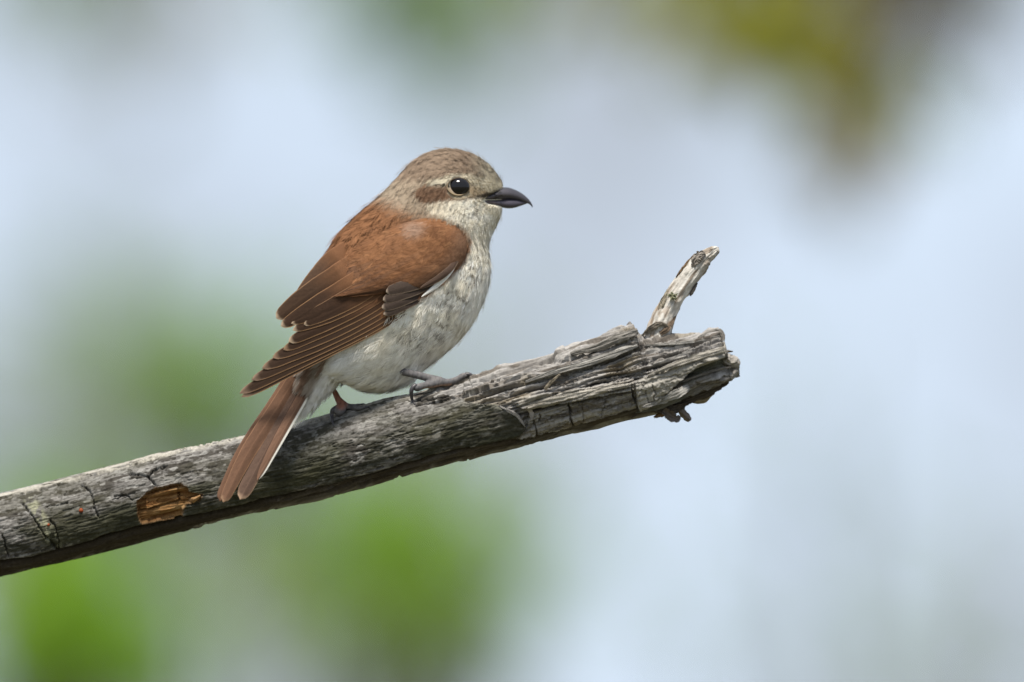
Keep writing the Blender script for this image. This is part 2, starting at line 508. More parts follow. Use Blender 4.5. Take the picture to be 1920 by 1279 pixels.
D += flatm * ((fbm(QX / 5, QY / 4, 27, 3) - .5) * .9 - sstep(.60, .66, fbm(QX / 9, QY / 5, 28, 2)) * .5)
# bark plate stands proud of the wood and ends in a lip
D += isB * 1.0
D += 0.9 * np.exp(-((sdB - 4) / 5) ** 2) * (QX > 880) * (QY > 750)
# groove and strip along the underside
tU = prof(UND, S)[:, None]
du = TT - tU + (fbm(SS / 50, 0 * SS, 31, 2) - .5) * 5
D -= front * (1.3 * sstep(1.5, -2.5, du) + 2.6 * np.exp(-((du + 4) / 2.6) ** 2))
D += front * .9 * np.exp(-((du + 14) / 5) ** 2)

def plate(poly, h, edge=1.6, rag=4.0, seed=40):
    sd = poly_sd(QX, QY, poly) + (fbm(ga / 10, gc / 3, seed, 3) - .5) * rag
    return h * sstep(-edge, edge, sd) * front
D += plate([(870, 722), (930, 696), (1000, 668), (1080, 644), (1186, 605), (1206, 625), (1208, 640), (1180, 655), (1150, 664), (1125, 676), (1095, 684), (1060, 700), (1010, 712), (960, 726), (900, 742), (868, 745)], 1.3, seed=41)
D += plate([(1050, 660), (1120, 640), (1190, 612), (1200, 632), (1190, 645), (1110, 668), (1060, 684), (1040, 680)], 1.3, seed=42)
D += plate([(880, 712), (960, 690), (1060, 655), (1062, 668), (960, 712), (890, 734)], 1.0, seed=47)
D += plate([(958, 752), (1010, 741), (1100, 727), (1188, 712), (1188, 730), (1100, 747), (1040, 758), (1000, 769), (975, 766)], 2.6, .9, 2.5, seed=43)
D += plate([(995, 774), (1100, 750), (1188, 734), (1196, 767), (1075, 800), (1004, 820), (985, 806)], 0.5, 1.2, 2, seed=44)
D += plate([(1190, 716), (1212, 706), (1240, 694), (1290, 674), (1340, 656), (1362, 652), (1366, 668), (1312, 684), (1284, 704), (1262, 722), (1240, 742), (1205, 760), (1196, 764)], 3.4, .9, 1.2, seed=45)
D += plate([(1258, 728), (1284, 706), (1315, 688), (1360, 671), (1378, 690), (1372, 700), (1330, 706), (1300, 714)], -4.2, 1.4, 1, seed=46)
D += plate([(1240, 744), (1275, 722), (1300, 712), (1306, 722), (1270, 740), (1235, 756), (1215, 764)], 1.6, 1.2, 1.5, seed=48)
# knot bulge and the cup round it
D += isW * front * (1.3 * np.exp(-(np.hypot((QX - 1203) / 1.5, QY - 686) / 13) ** 2) - 1.0 * np.exp(-((kd - 26) / 6) ** 2) * (QY > 680))

def crack(line, depth, w):
    d = seg_dist(QX + (fbm(QX / 6, QY / 6, 61, 2) - .5) * 5, QY + (fbm(QX / 6, QY / 6, 62, 2) - .5) * 5, line)
    return -depth * np.exp(-(d / w) ** 2) * front
CR = [([(243, 891), (262, 892), (278, 895), (291, 909)], 2.4, 1.7), ([(278, 895), (288, 885), (313, 877)], 2.2, 1.5),
      ([(155, 913), (170, 923), (173, 940), (184, 968)], 2.2, 1.6), ([(45, 948), (63, 972), (83, 1002), (110, 1030)], 1.9, 1.8), ([(95, 975), (105, 990), (112, 1028)], 1.8, 1.5),
      ([(5, 1003), (15, 1042)], 1.8, 1.6), ([(215, 931), (236, 930), (250, 938)], 1.6, 1.3),
      ([(0, 938), (140, 905), (250, 873), (350, 846), (475, 820), (560, 802)], 1.5, 1.4), ([(768, 756), (830, 748), (890, 730), (960, 712)], 2.2, 1.4),
      ([(780, 765), (850, 748), (905, 738)], 1.8, 1.3), ([(640, 778), (560, 803)], 1.6, 1.2),
      ([(1066, 760), (1071, 775), (1070, 785), (1076, 799)], 3.2, 1.5), ([(1000, 788), (1005, 803), (1008, 817)], 2.8, 1.4), ([(1012, 778), (1013, 793), (1002, 797)], 2.0, 1.0),
      ([(1184, 722), (1188, 745), (1196, 766)], 3.4, 1.6), ([(1102, 723), (1125, 719), (1144, 716)], 3.2, 2.0), ([(1144, 716), (1190, 702)], 2.2, 1.2),
      ([(1000, 768), (1060, 757), (1120, 748), (1184, 732)], 3.0, 1.8), ([(1013, 797), (1040, 785), (1068, 778)], 1.8, 1.0), ([(1030, 805), (1067, 790)], 1.4, .9),
      ([(1060, 700), (1125, 680), (1180, 657), (1205, 642)], 2.2, 1.8), ([(1215, 692), (1260, 676), (1310, 660), (1355, 652)], 2.8, 1.7), ([(1160, 706), (1215, 692)], 1.6, 1.2),
      ([(1205, 640), (1260, 640), (1300, 640)], 1.6, 1.2), ([(1230, 700), (1262, 690), (1300, 676), (1335, 662)], 1.6, 1.2), ([(1240, 742), (1262, 724), (1285, 716), (1300, 712)], 2.8, 1.6),
      ([(1222, 720), (1228, 732), (1222, 745)], 1.4, 1.0), ([(1210, 728), (1214, 742)], 1.2, .9), ([(1092, 765), (1094, 790)], 1.0, 1.0), ([(1135, 750), (1128, 780)], .9, 1.0)]
for l, d, w in CR: D += crack(l, d, w)
# many short checks across and along the wood and bark
rc = np.random.default_rng(5)
for _ in range(70):
    x = rc.uniform(990, 1340); y0 = np.interp(x, [990, 1340], [760, 690]) + rc.uniform(-60, 40)
    Lk = rc.uniform(12, 60); a = math.radians(-15 + rc.normal() * 4)
    D += crack([(x, y0), (x + Lk * math.cos(a), y0 + Lk * math.sin(a))], rc.uniform(.7, 1.9), rc.uniform(.7, 1.2))
for _ in range(30):
    x = rc.uniform(0, 960); s_, t_ = to_st(x, 1000)
    t_ = rc.uniform(-40, 62) + np.interp(s_, S, tcen); x0, y0 = to_px(s_, t_)
    Lk = rc.uniform(8, 45); a = math.radians(-13 + rc.normal() * 6)
    D += crack([(x0, y0), (x0 + Lk * math.cos(a), y0 + Lk * math.sin(a))], rc.uniform(.5, 1.2), rc.uniform(.7, 1.1))

# the patch where the bark broke away
HOLE = [(257, 940), (275, 926), (293, 917), (318, 911), (338, 908), (352, 916), (356, 923), (366, 926), (379, 928), (373, 937), (352, 943), (343, 952), (340, 970), (300, 974), (265, 981), (258, 962)]
sdH = poly_sd(QX, QY, HOLE) + (fbm(QX / 5, QY / 5, 71, 3) - .5) * 4
inH = sstep(-.8, 1.4, sdH) * front
ha = (QX - 258) * math.cos(.21) - (QY - 960) * math.sin(.21); hc = (QX - 258) * math.sin(.21) + (QY - 960) * math.cos(.21)
hter = np.floor(fbm(ha / 60, hc / 9, 72, 2) * 6) * .55 + (fbm(ha / 30, hc / 2, 73, 3) - .5) * .6
hter -= 1.6 * np.exp(-(seg_dist(QX, QY, [(259, 960), (300, 952), (338, 940)]) / 1.4) ** 2) + 1.4 * np.exp(-(seg_dist(QX, QY, [(338, 940), (336, 924)]) / 1.2) ** 2)
hter += .9 * sstep(-1, 1, poly_sd(QX, QY, [(272, 936), (300, 918), (332, 914), (334, 938), (275, 955)]))
D = D * (1 - inH) + inH * (-3.4 + hter)
sh = sstep(8, 0, np.abs(S - s_end) / 1.0)
Dm = D * MM * np.interp(S, [-1700, s_end - 10, s_end], [1, 1, .3])[:, None]

# apply along the section normal
nt_ = CT / np.maximum(hh[:, None], 12); nd = ST / (rd[:, None] / PX)
ln = np.hypot(nt_, nd); nt_, nd = nt_ / ln, nd / ln
TT2 = TT + nt_ * Dm / PX
Yb = b_axis(to_px(S, tcen)[0])[:, None] - ST * rd[:, None] - nd * Dm
BX, BY = to_px(SS, TT2)
BV = P(BX, BY, Yb)

# colour of the wood, with some of its light and shade painted in
stre = fbm(SS / 70, arc / 3, 81, 4); blot = fbm(SS / 30, arc / 14, 82, 4, .6); speck = fbm(SS / 8, arc / 4, 83, 3); big = fbm(SS / 140, arc / 45, 84, 3)
low = sstep(.95, 1.9, TH)[None, :] * np.ones_like(SS)  # lower side: weights the algae green and the painted shade
c = np.zeros(SS.shape + (3,)) + np.array([0.235, 0.225, 0.215])
cb = mixc(c, (0.40, 0.385, 0.365), sstep(.42, .68, .5 * blot + .5 * stre))
cb = mixc(cb, (0.075, 0.068, 0.058), sstep(.46, .62, fbm(SS / 36, arc / 13, 85, 5, .62)) * .9)
cb = mixc(cb, (0.055, 0.05, 0.042), sstep(.60, .68, speck) * .7)
cb = mixc(cb, (0.47, 0.46, 0.44), sstep(.62, .72, fbm(SS / 15, arc / 6, 86, 3)) * .75)
cb = cb * .78
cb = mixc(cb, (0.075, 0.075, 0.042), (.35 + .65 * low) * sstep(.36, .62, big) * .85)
cb = mixc(cb, (0.05, 0.05, 0.034), low * sstep(.3, .6, fbm(SS / 30, arc / 16, 89, 4)) * .8)  # shade of the lower half, painted into the bark in patches
cb = mixc(cb, (0.36, 0.36, 0.25), sstep(16, 3, seg_dist(QX, QY, [(58, 942), (75, 968), (92, 1000), (104, 1018)])) * sstep(.42, .6, fbm(SS / 8, arc / 8, 87, 3)) * .8)
cb = mixc(cb, (0.60, 0.57, 0.50), sstep(.62, .30, np.minimum(TH, 2 * np.pi - TH))[None, :] * .7 * sstep(.3, .5, fbm(SS / 25, arc / 6, 88, 3)))  # sunlight along the top edge, painted in as paler bark
wst = fbm(ga / 80, gc / 2.4, 91, 4, .6); wbig = fbm(ga / 100, gc / 22, 92, 3)
cw = mixc(c * 0 + np.array([0.225, 0.212, 0.20]), (0.43, 0.415, 0.40), sstep(.36, .66, wst))
cw = mixc(cw, (0.12, 0.10, 0.08), sstep(.56, .68, fbm(ga / 60, gc / 5, 93, 3)) * .7)
cw = mixc(cw, (0.33, 0.27, 0.17), sstep(.55, .72, wbig) * .4)
cw = mixc(cw, (0.50, 0.475, 0.42), sstep(.2, .9, plate([(1190, 716), (1240, 694), (1362, 652), (1366, 668), (1284, 704), (1240, 742), (1196, 764)], 1., 2, 3, 94)) * .6)
cw = mixc(cw, (0.45, 0.42, 0.36), sstep(.2, .9, plate([(958, 752), (1188, 712), (1188, 730), (1000, 769)], 1., 2, 3, 95)) * .5)
cw = mixc(cw, (0.13, 0.14, 0.095), sstep(-1, 2, poly_sd(QX, QY, [(1258, 728), (1284, 706), (1315, 688), (1360, 671), (1378, 690), (1330, 706)])) * .7)  # the hollow's shade painted in, with a green tinge
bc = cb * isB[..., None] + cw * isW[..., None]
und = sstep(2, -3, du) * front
bc = mixc(bc, (0.055, 0.043, 0.033), und * .8)  # downward-facing strip: its shade is put into the colour
hcol = mixc(c * 0 + np.array([0.43, 0.235, 0.095]), (0.25, 0.115, 0.04), sstep(.42, .66, fbm(ha / 50, hc / 4, 96, 3)))
hcol = mixc(hcol, (0.56, 0.36, 0.17), sstep(.55, .7, fbm(ha / 40, hc / 7, 97, 3)) * .7)
hcol = hcol * .8
bc = mixc(bc, (0.20, 0.11, 0.05), sstep(-3.5, 0, sdH) * front * .6)
bc = bc * (1 - inH[..., None]) + hcol * inH[..., None]
bc = bc * (0.60 + .28 * fbm(SS / 3, arc / 3, 98, 2))[..., None]

Vb = np.vstack([BV.reshape(-1, 3), P(*to_px(s_end + 4, tcen[-1]), b_axis(1384))[None]])
Qb = grid_q(NS, NT, True)[:, ::-1]
jj = np.arange(NT)
Tb = np.stack([np.full(NT, NS * NT), (NS - 1) * NT + (jj + 1) % NT, (NS - 1) * NT + jj], 1)
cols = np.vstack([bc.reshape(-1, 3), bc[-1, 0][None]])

tx = P(-1700, 1430, b_axis(-1700))
branch = empty('dead_branch', (tx[0], tx[1], 0), label='weathered grey dead branch with a splintered end and an upright side twig', category='branch')
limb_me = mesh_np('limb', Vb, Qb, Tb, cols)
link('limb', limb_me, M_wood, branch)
# front depth of the branch on a coarse pixel lattice, for seating things on it
def bfront(px, py):
    """world Y of the front of the branch under a photo pixel (nan outside)"""
    s, t = to_st(px, py)
    i = int(np.clip(np.searchsorted(S, s), 0, NS - 1))
    row_t, row_y = TT2[i, :190], Yb[i, :190]
    if t > row_t.max() or t < row_t.min(): return float('nan')
    k = int(np.argmin(np.abs(row_t - t)))
    return float(row_y[k])

# standing dead trunk that carries the branch, left of the frame
th = np.linspace(0, 2 * np.pi, 48, endpoint=False); zz = np.linspace(-.05, 2.75, 120)
TZ, TA = np.meshgrid(zz, th, indexing='ij')
rr = (.085 - .017 * TZ + .02 * np.exp(-TZ * 6)) * (1 + .10 * (fbm(np.minimum(TA, 2 * np.pi - TA) * 4, TZ * 3, 101, 3) - .5)) + .006 * (fbm(np.minimum(TA, 2 * np.pi - TA) * 14, TZ * 2.2, 102, 3) - .5)
rr = rr * np.where(TZ > 2.6, np.clip((2.76 - TZ) / .16 + .1 * np.cos(TA * 3), .12, 1), 1)
Vt = np.stack([tx[0] - .05 + rr * np.cos(TA) + .02 * np.sin(TZ * 1.7), tx[1] + rr * np.sin(TA), TZ], -1)
ct = mixc(np.zeros(TZ.shape + (3,)) + .2, (0.36, 0.345, 0.32), sstep(.4, .65, fbm(TA * 20, TZ * 4, 103, 4)))
link('trunk', mesh_np('trunk', Vt, grid_q(120, 48, True)[:, ::-1], None, ct), M_wood, branch)

# ---- separate splinters and flakes of wood
def slab(name, pts, hw, y0, thick, col, seed, parent=branch, nl=90, nw=19, rag=.25, curl=0.0, mat=None, grain=1.0):
    """tapering sliver of wood: pts in px, half widths in px, y0 depth (m) per point, thickness in mm"""
    C = crom(np.column_stack([pts, hw, np.broadcast_to(y0, len(pts))]), nl)
    tg = np.gradient(C[:, :2], axis=0); tg /= np.linalg.norm(tg, axis=1)[:, None] + 1e-9
    nr = np.column_stack([-tg[:, 1], tg[:, 0]])
    e = np.linspace(-1, 1, nw)
    l = np.linspace(0, 1, nl)
    LL, EE = np.meshgrid(l * 40, e, indexing='ij')
    w = C[:, 2:3] * (1 + rag * (fbm(LL / 3, EE * 0 + np.sign(EE), seed, 3) - .5) * 2)
    shift = (fbm(EE * 2.2, LL * 0, seed + 3, 3) - .5) * 9 * rag * np.minimum(1, np.minimum(LL, 40 - LL) * 0 + 1)
    endw = sstep(.75, 1, LL / 40) - sstep(.25, 0, LL / 40)
    X = C[:, 0:1] + nr[:, 0:1] * EE * w + tg[:, 0:1] * shift * endw
    Y = C[:, 1:2] + nr[:, 1:2] * EE * w + tg[:, 1:2] * shift * endw
    hgt = ((fbm(LL / 6, EE * 3, seed + 5, 3) - .5) * .9 + (fbm(LL / 12, EE * 8, seed + 6, 3) - .5) * .9) * grain
    dz = C[:, 3:4] + curl * MM * EE ** 2 - hgt * MM
    F = P(X, Y, dz - thick * MM / 2 * (1 - .3 * EE ** 4))
    B = P(X, Y, dz + thick * MM / 2 * (1 - .3 * EE ** 4))
    n = nl * nw
    Q = np.vstack([grid_q(nl, nw)[:, ::-1], grid_q(nl, nw, base=n)])
    rim = np.concatenate([np.arange(nw), np.arange(1, nl) * nw + nw - 1, (nl - 1) * nw + np.arange(nw - 2, -1, -1), np.arange(nl - 2, 0, -1) * nw])
    r2 = np.roll(rim, -1)
    Q = np.vstack([Q, np.stack([rim, r2, r2 + n, rim + n], 1)])
    cc = np.asarray(col) * (0.32 + .78 * fbm(LL / 16, EE * 7 + LL / 40, seed + 9, 3, .6))[..., None]
    cc = np.vstack([cc.reshape(-1, 3)] * 2)
    me = mesh_np(name, np.vstack([F.reshape(-1, 3), B.reshape(-1, 3)]), Q, None, cc)
    return link(name, me, mat or M_wood, parent)

def bf(px, py, off=0.0, fall=None):
    v = bfront(px, py)
    if v != v: v = b_axis(px) if fall is None else fall
    return v + off * MM
G1, G2, G3, BRN, DRK = (0.40, 0.385, 0.36), (0.27, 0.255, 0.235), (0.47, 0.44, 0.39), (0.24, 0.155, 0.085), (0.12, 0.10, 0.08)
ya = b_axis(1300)
# long splinters of the upper plate
slab('splinter', [(1070, 664), (1120, 650), (1165, 632), (1196, 622)], [4, 7, 9, 6], [bf(1090, 668, -1), bf(1120, 655, -2), bf(1160, 640, -2.5), ya - 9 * MM], 2.2, G2, 201)
slab('splinter', [(1150, 640), (1172, 629), (1186, 621), (1191, 617)], [3, 7, 6, 3], ya - 3 * MM, 3.5, (0.36, 0.25, 0.14), 202)
slab('splinter', [(985, 716), (1050, 695), (1110, 678), (1165, 658), (1196, 648)], [2, 5, 6, 6, 3], [bf(985, 716, -.5), bf(1050, 695, -1.4), bf(1110, 678, -1.8), bf(1165, 658, -1.8), bf(1196, 648, -1)], 2.0, G1, 203)
slab('splinter', [(990, 760), (1050, 746), (1110, 735), (1180, 722)], [4, 6, 6, 3], [bf(990, 760, -.6), bf(1050, 746, -1), bf(1110, 735, -1), bf(1180, 722, -.6)], 2.0, G3, 206)
slab('splinter', [(1140, 733), (1165, 727), (1190, 722), (1208, 720)], [1.5, 3, 3, 1.5], [bf(1140, 733, -1), bf(1165, 727, -1.2), bf(1190, 722, -1.4), bf(1205, 721, -1)], 1.0, G3, 207)
slab('splinter', [(1022, 730), (1034, 716), (1050, 702)], [3.5, 3, 1.5], [bf(1022, 730, -1.2), bf(1034, 716, -2.5), bf(1050, 702, -3)], .9, (0.42, 0.36, 0.28), 208, nl=20, nw=5)
slab('splinter', [(1044, 666), (1054, 663), (1062, 658), (1067, 652)], [1.2, 3, 2, .7], b_axis(1050), .9, DRK, 209, nl=18, nw=5)
# lower slats and dark splinters under the end
slab('splinter', [(1205, 764), (1240, 752), (1275, 735), (1303, 719)], [2, 6, 8, 5], [bf(1205, 764, -1.5), bf(1240, 750, -2), bf(1275, 733, -2.2), bf(1303, 717, -2)], 2.5, G1, 211)
slab('splinter', [(1190, 774), (1230, 764), (1265, 750), (1290, 740)], [2, 5, 6, 4], [bf(1190, 772, -.6), bf(1230, 760, -1), bf(1265, 748, -1), bf(1288, 738, -1)], 2.0, (0.23, 0.23, 0.20), 212)
slab('splinter', [(1270, 750), (1310, 728), (1350, 712), (1386, 700)], [3, 8, 9, 5], [ya - 6 * MM, ya - 8 * MM, ya - 7 * MM, ya - 4 * MM], 2.4, G2, 213, rag=.5)
slab('splinter', [(1255, 762), (1300, 745), (1340, 729), (1367, 717)], [4, 9, 7, 1.5], ya - 2 * MM, 1.8, DRK, 214, rag=.5)
slab('splinter', [(1225, 772), (1262, 768), (1290, 757)], [2, 7, 3], ya - 4 * MM, 1.8, DRK, 215, rag=.6)
slab('splinter', [(1262, 722), (1300, 708), (1345, 693), (1372, 688)], [1.2, 2.5, 2.5, 1], [ya - 12 * MM, ya - 12.5 * MM, ya - 12 * MM, ya - 10 * MM], 1.2, G2, 216)
slab('splinter', [(1215, 704), (1260, 686), (1310, 669), (1358, 655)], [2, 4.5, 6, 5], [bf(1215, 704, -.8), bf(1260, 686, -1.2), bf(1310, 669, -1.4), bf(1350, 657, -1.4)], 1.8, G3, 217)
slab('splinter', [(1225, 684), (1270, 670), (1320, 655), (1353, 646)], [2, 4, 5, 4], [bf(1225, 684, -.8), bf(1270, 670, -1.0), bf(1320, 655, -1.2), bf(1350, 646, -1)], 1.6, G1, 218)
slab('splinter', [(1210, 648), (1260, 645), (1305, 640), (1350, 632)], [2, 3, 4, 3], [bf(1210, 648, -.6), bf(1260, 645, -1), bf(1305, 640, -1), bf(1346, 632, -1)], 1.4, G1, 219)
slab('splinter', [(1310, 634), (1335, 625), (1351, 625), (1355, 640)], [3, 7, 7, 4], b_axis(1340) - 3 * MM, 5, G2, 220)
slab('splinter', [(1352, 661), (1362, 659), (1374, 659)], [2, 3, 1], ya - 8 * MM, 1.4, DRK, 221, nl=18, nw=5)
# gnarled knob at the very tip
kv, kq, kt = tube([P(1352, 672, ya - 5 * MM), P(1364, 674, ya - 8 * MM), P(1377, 680, ya - 8 * MM), P(1383, 692, ya - 6 * MM)], [7 * PX, 11 * PX, 10 * PX, 4 * PX], 60, 48)
kx, ky = unP(kv)
kn = kv - P(1368, 678, ya - 7 * MM); kn /= np.linalg.norm(kn, axis=1)[:, None]
kv = kv + kn * ((fbm(kx / 4, ky / 4 + kv[:, 1] * 900, 231, 3) - .5) * 1.9 * MM)[:, None]
link('knob', mesh_np('knob', kv, kq, kt, np.array(G2) * (.7 + .7 * fbm(kx / 5, ky / 5, 232, 3))[:, None]), M_wood, branch)
# curled flakes hanging under the end
slab('bark_flake', [(1286, 751), (1304, 751), (1321, 748), (1331, 741), (1339, 739)], [2, 6, 7, 4, 1], ya - 1 * MM, .8, (0.30, 0.25, 0.17), 241, curl=1.5, nl=26, rag=.15)
slab('bark_flake', [(1226, 783), (1237, 778), (1250, 774)], [1.5, 5, 5], ya - 3 * MM, .9, BRN, 242, curl=1.0, nl=20, rag=.4)
slab('bark_flake', [(1244, 770), (1256, 779), (1268, 785), (1274, 780)], [6, 9, 7, 3], ya - 5 * MM, 1.2, (0.26, 0.22, 0.19), 243, curl=-3.0, nl=24, rag=.3)
slab('bark_flake', [(1266, 762), (1276, 770), (1287, 782), (1294, 789)], [4, 7, 7, 4], ya - 3 * MM, 1.2, (0.25, 0.21, 0.18), 244, curl=2.0, nl=24, rag=.3)
slab('bark_flake', [(1183, 784), (1187, 781), (1196, 777)], [.8, 1.6, 1.5], ya, .7, DRK, 245, nl=14, nw=5)
# lifted bark at the lip and beside the bare patch
slab('bark_flake', [(925, 756), (950, 768), (970, 780), (984, 800)], [.8, 2.2, 3, 1], [bf(925, 756, -1), bf(950, 768, -1.6), bf(970, 780, -2), bf(984, 800, -1.6)], .9, (0.44, 0.42, 0.40), 246, nl=26, rag=.3)
slab('bark_flake', [(986, 764), (994, 770), (998, 780), (997, 788)], [2, 4, 4, 1], [bf(986, 764, -1.2), bf(994, 772, -2), bf(997, 780, -2.4), bf(997, 786, -2.2)], .8, (0.42, 0.38, 0.34), 247, nl=18, nw=7)
slab('bark_flake', [(344, 968), (341, 954), (349, 943), (362, 938), (376, 930)], [2, 5, 6, 5, 2], [bf(346, 975, -.4), bf(335, 990, -1.6), bf(345, 985, -1.8), bf(370, 950, -1.6), bf(385, 925, -.6)], 1.0, (0.42, 0.25, 0.12), 248, nl=26, curl=1.2, rag=.15)

# ---- the upright twig
TWP = [(1232, 640), (1237, 618), (1248, 588), (1263, 560), (1280, 535), (1297, 512), (1312, 494), (1323, 482), (1336, 472), (1345, 466)]
TWR = [26, 23.5, 21.5, 20.5, 20, 20, 19, 14, 11, 7]
ty = b_axis(1250)
nn_, nv_ = 330, 90
Ct = crom(np.column_stack([TWP, TWR]), nn_)
tg = np.gradient(Ct[:, :2], axis=0); tg /= np.linalg.norm(tg, axis=1)[:, None]
nr = np.column_stack([-tg[:, 1], tg[:, 0]])
th = np.linspace(0, 2 * np.pi, nv_, endpoint=False)
LL, AA = np.meshgrid(np.linspace(0, 230, nn_), th, indexing='ij')
sa = np.minimum(AA, 2 * np.pi - AA) * 18
dt = (fbm(LL / 70, sa / 4, 301, 3) - .5) * 6 + (fbm(LL / 16, sa / 8, 302, 3) - .5) * 7 - 3.5 * sstep(.58, .64, fbm(LL / 60, sa / 4, 303, 2))
swell = np.exp(-((LL - 165) / 16) ** 2) * 3 * (fbm(LL / 9, sa / 9, 304, 3) - .2)
rt = Ct[:, 2:3] + dt * .55 + swell
X = Ct[:, 0:1] + nr[:, 0:1] * rt * np.cos(AA); Y = Ct[:, 1:2] + nr[:, 1:2] * rt * np.cos(AA)
Vt = P(X, Y, ty + rt * np.sin(AA) * PX)
tc_ = mixc(np.zeros(LL.shape + (3,)) + np.array([.48, .455, .415]), (0.62, 0.60, 0.56), sstep(.45, .65, fbm(LL / 50, sa / 4, 305, 3)))
tc_ = mixc(tc_, (0.20, 0.15, 0.105), sstep(.56, .66, fbm(LL / 40, sa / 6, 306, 3)) * .8)
tc_ = mixc(tc_, (0.24, 0.16, 0.10), sstep(35, 5, np.abs(LL - 45)) * sstep(.45, .62, fbm(LL / 14, sa / 9, 307, 3)) * .5)
tc_ = tc_ * .9
tc_ = mixc(tc_, (0.25, 0.22, 0.19), np.exp(-((LL - 168) / 18) ** 2) * .8)
tv = np.vstack([Vt.reshape(-1, 3), P(1348, 464, ty)[None], P(1232, 645, ty)[None]])
j = np.arange(nv_)
tT = np.stack([np.full(nv_, nn_ * nv_), (nn_ - 1) * nv_ + j, (nn_ - 1) * nv_ + (j + 1) % nv_], 1)
twig = link('side_twig', mesh_np('side_twig', tv, grid_q(nn_, nv_, True), tT, np.vstack([tc_.reshape(-1, 3), [[.4, .38, .35]] * 2])), M_twig, branch)
yf = ty - 19 * PX
slab('bark_flake', [(1204, 629), (1214, 620), (1226, 612), (1240, 607), (1252, 612)], [1.5, 4, 5, 4, 2], [ty - 3 * MM, yf, yf - 1.2 * MM, yf - 1.4 * MM, yf - 1 * MM], 1.3, (0.25, 0.22, 0.18), 321, twig)
slab('bark_flake', [(1238, 626), (1250, 618), (1259, 605), (1267, 590)], [5, 5, 4, 2], [yf - .8 * MM, yf - 1 * MM, yf + .4 * MM, ty - 1 * MM], 1.2, (0.20, 0.15, 0.11), 322, twig)
slab('bark_flake', [(1268, 519), (1276, 508), (1288, 494), (1303, 477)], [.8, 2, 3, 2], [ty - 1 * MM, ty - 1.2 * MM, ty - 1.4 * MM, ty - 1 * MM], 1.0, (0.22, 0.15, 0.09), 323, twig, nw=5)
slab('bark_flake', [(1307, 530), (1300, 543), (1294, 555)], [2, 4, 2], [ty - 1 * MM, ty - 1.4 * MM, ty - 1 * MM], 1.0, (0.19, 0.17, 0.15), 324, twig, nl=18)
slab('bark_flake', [(1236, 586), (1242, 568), (1249, 552), (1252, 543)], [3, 5, 4, 1.5], [ty - 3 * MM, ty - 3.2 * MM, ty - 3 * MM, ty - 2 * MM], 1.1, (0.37, 0.33, 0.26), 325, twig)
slab('bark_flake', [(1300, 500), (1304, 488), (1312, 479), (1322, 475)], [4, 8, 8, 4], [yf + .4 * MM, yf - .4 * MM, yf - .2 * MM, yf + 1 * MM], 1.3, (0.30, 0.27, 0.24), 326, twig, rag=.4)
# lichen tuft: small curled ribbons
lp = []
rl = np.random.default_rng(9)
lc = P(1261, 556, yf - 1.0 * MM)
for i in range(34):
    a = rl.uniform(0, 2 * np.pi); d = np.array([math.cos(a), -abs(rl.normal()) * .5 - .1, math.sin(a)]); L = rl.uniform(.7, 1.9) * MM
    p0 = lc + rl.normal(size=3) * .35 * MM * np.array([1, .3, 1])
    p1 = p0 + d * L * .6 + np.array([0, -.3 * MM, 0]); p2 = p0 + d * L + np.array([math.cos(a + 1.4), 0, math.sin(a + 1.4)]) * .5 * MM
    lp.append(tube([p0, p1, p2], [.22 * MM, .26 * MM, .12 * MM], 7, 6))
V, Q, T = join(lp)
link('lichen', mesh_np('lichen', V, Q, T, np.tile([[0.20, 0.205, 0.13]], (len(V), 1)) * rl.uniform(.7, 1.3, (len(V), 1))), M_twig, twig)
# small orange-red fungus dots
for (fx, fy, fr) in ((152, 957, 4.4), (91, 984, 2.8)):
    y = bfront(fx, fy)
    th = np.linspace(0, 2 * np.pi, 14, endpoint=False)
    V = [P(fx, fy, y - .9 * MM)]
    for rr_, dd in ((.55, .75), (.9, .3), (1.0, -.5)):
        V += list(P(fx + fr * rr_ * np.cos(th) * (1 + .15 * np.sin(3 * th)), fy + fr * rr_ * np.sin(th), y - dd * MM))
    V = np.array(V); T = [(0, 1 + (k + 1) % 14, 1 + k) for k in range(14)]
    Q = [(1 + r * 14 + k, 1 + r * 14 + (k + 1) % 14, 15 + r * 14 + (k + 1) % 14, 15 + r * 14 + k) for r in range(2) for k in range(14)]
    link('fungus_dot', mesh_np('fungus_dot', V, Q, T, np.tile([[0.24, 0.05, 0.014]], (len(V), 1))), M_skin, branch)
# ------------------------------------------------------------------ the bird
def ysag(px):
    return (np.asarray(px, float) - 715) * 0.055 * MM       # head a little away, tail a little towards the camera

# sections: top of the outline, bottom of the outline (photo px), half width (mm)
SEC = [((941, 362), (939, 383), 2.2), ((944, 353), (941, 391), 3.4), ((935, 334), (938, 402), 4.6), ((915, 309), (931, 420), 6.8), ((888, 291), (924, 434), 9.8), ((858, 282), (919, 446), 12.8),
       ((828, 281), (916, 457), 14.6), ((797, 290), (915, 468), 15.4), ((768, 310), (916, 480), 15.8), ((742, 338), (918, 496), 17.0), ((712, 369), (917, 516), 19.0), ((676, 399), (911, 546), 21.2),
       ((645, 428), (897, 582), 22.8), ((620, 462), (873, 622), 23.4), ((603, 502), (842, 654), 23.0), ((596, 545), (805, 684), 21.6), ((590, 590), (765, 711), 19.6), ((583, 625), (724, 724), 17.0),
       ((575, 655), (683, 722), 14.0), ((566, 682), (650, 705), 10.5), ((556, 705), (620, 722), 7.6), ((545, 728), (598, 745), 5.2), ((534, 752), (577, 766), 3.2)]
SA = np.array([[a[0], a[1], b[0], b[1], w] for a, b, w in SEC], float)
NU, NV = 260, 144
SG = crom(SA, NU)
th = np.linspace(0, 2 * np.pi, NV, endpoint=False)
cx, sx = np.cos(th), np.sin(th)
cx = np.sign(cx) * np.abs(cx) ** .95
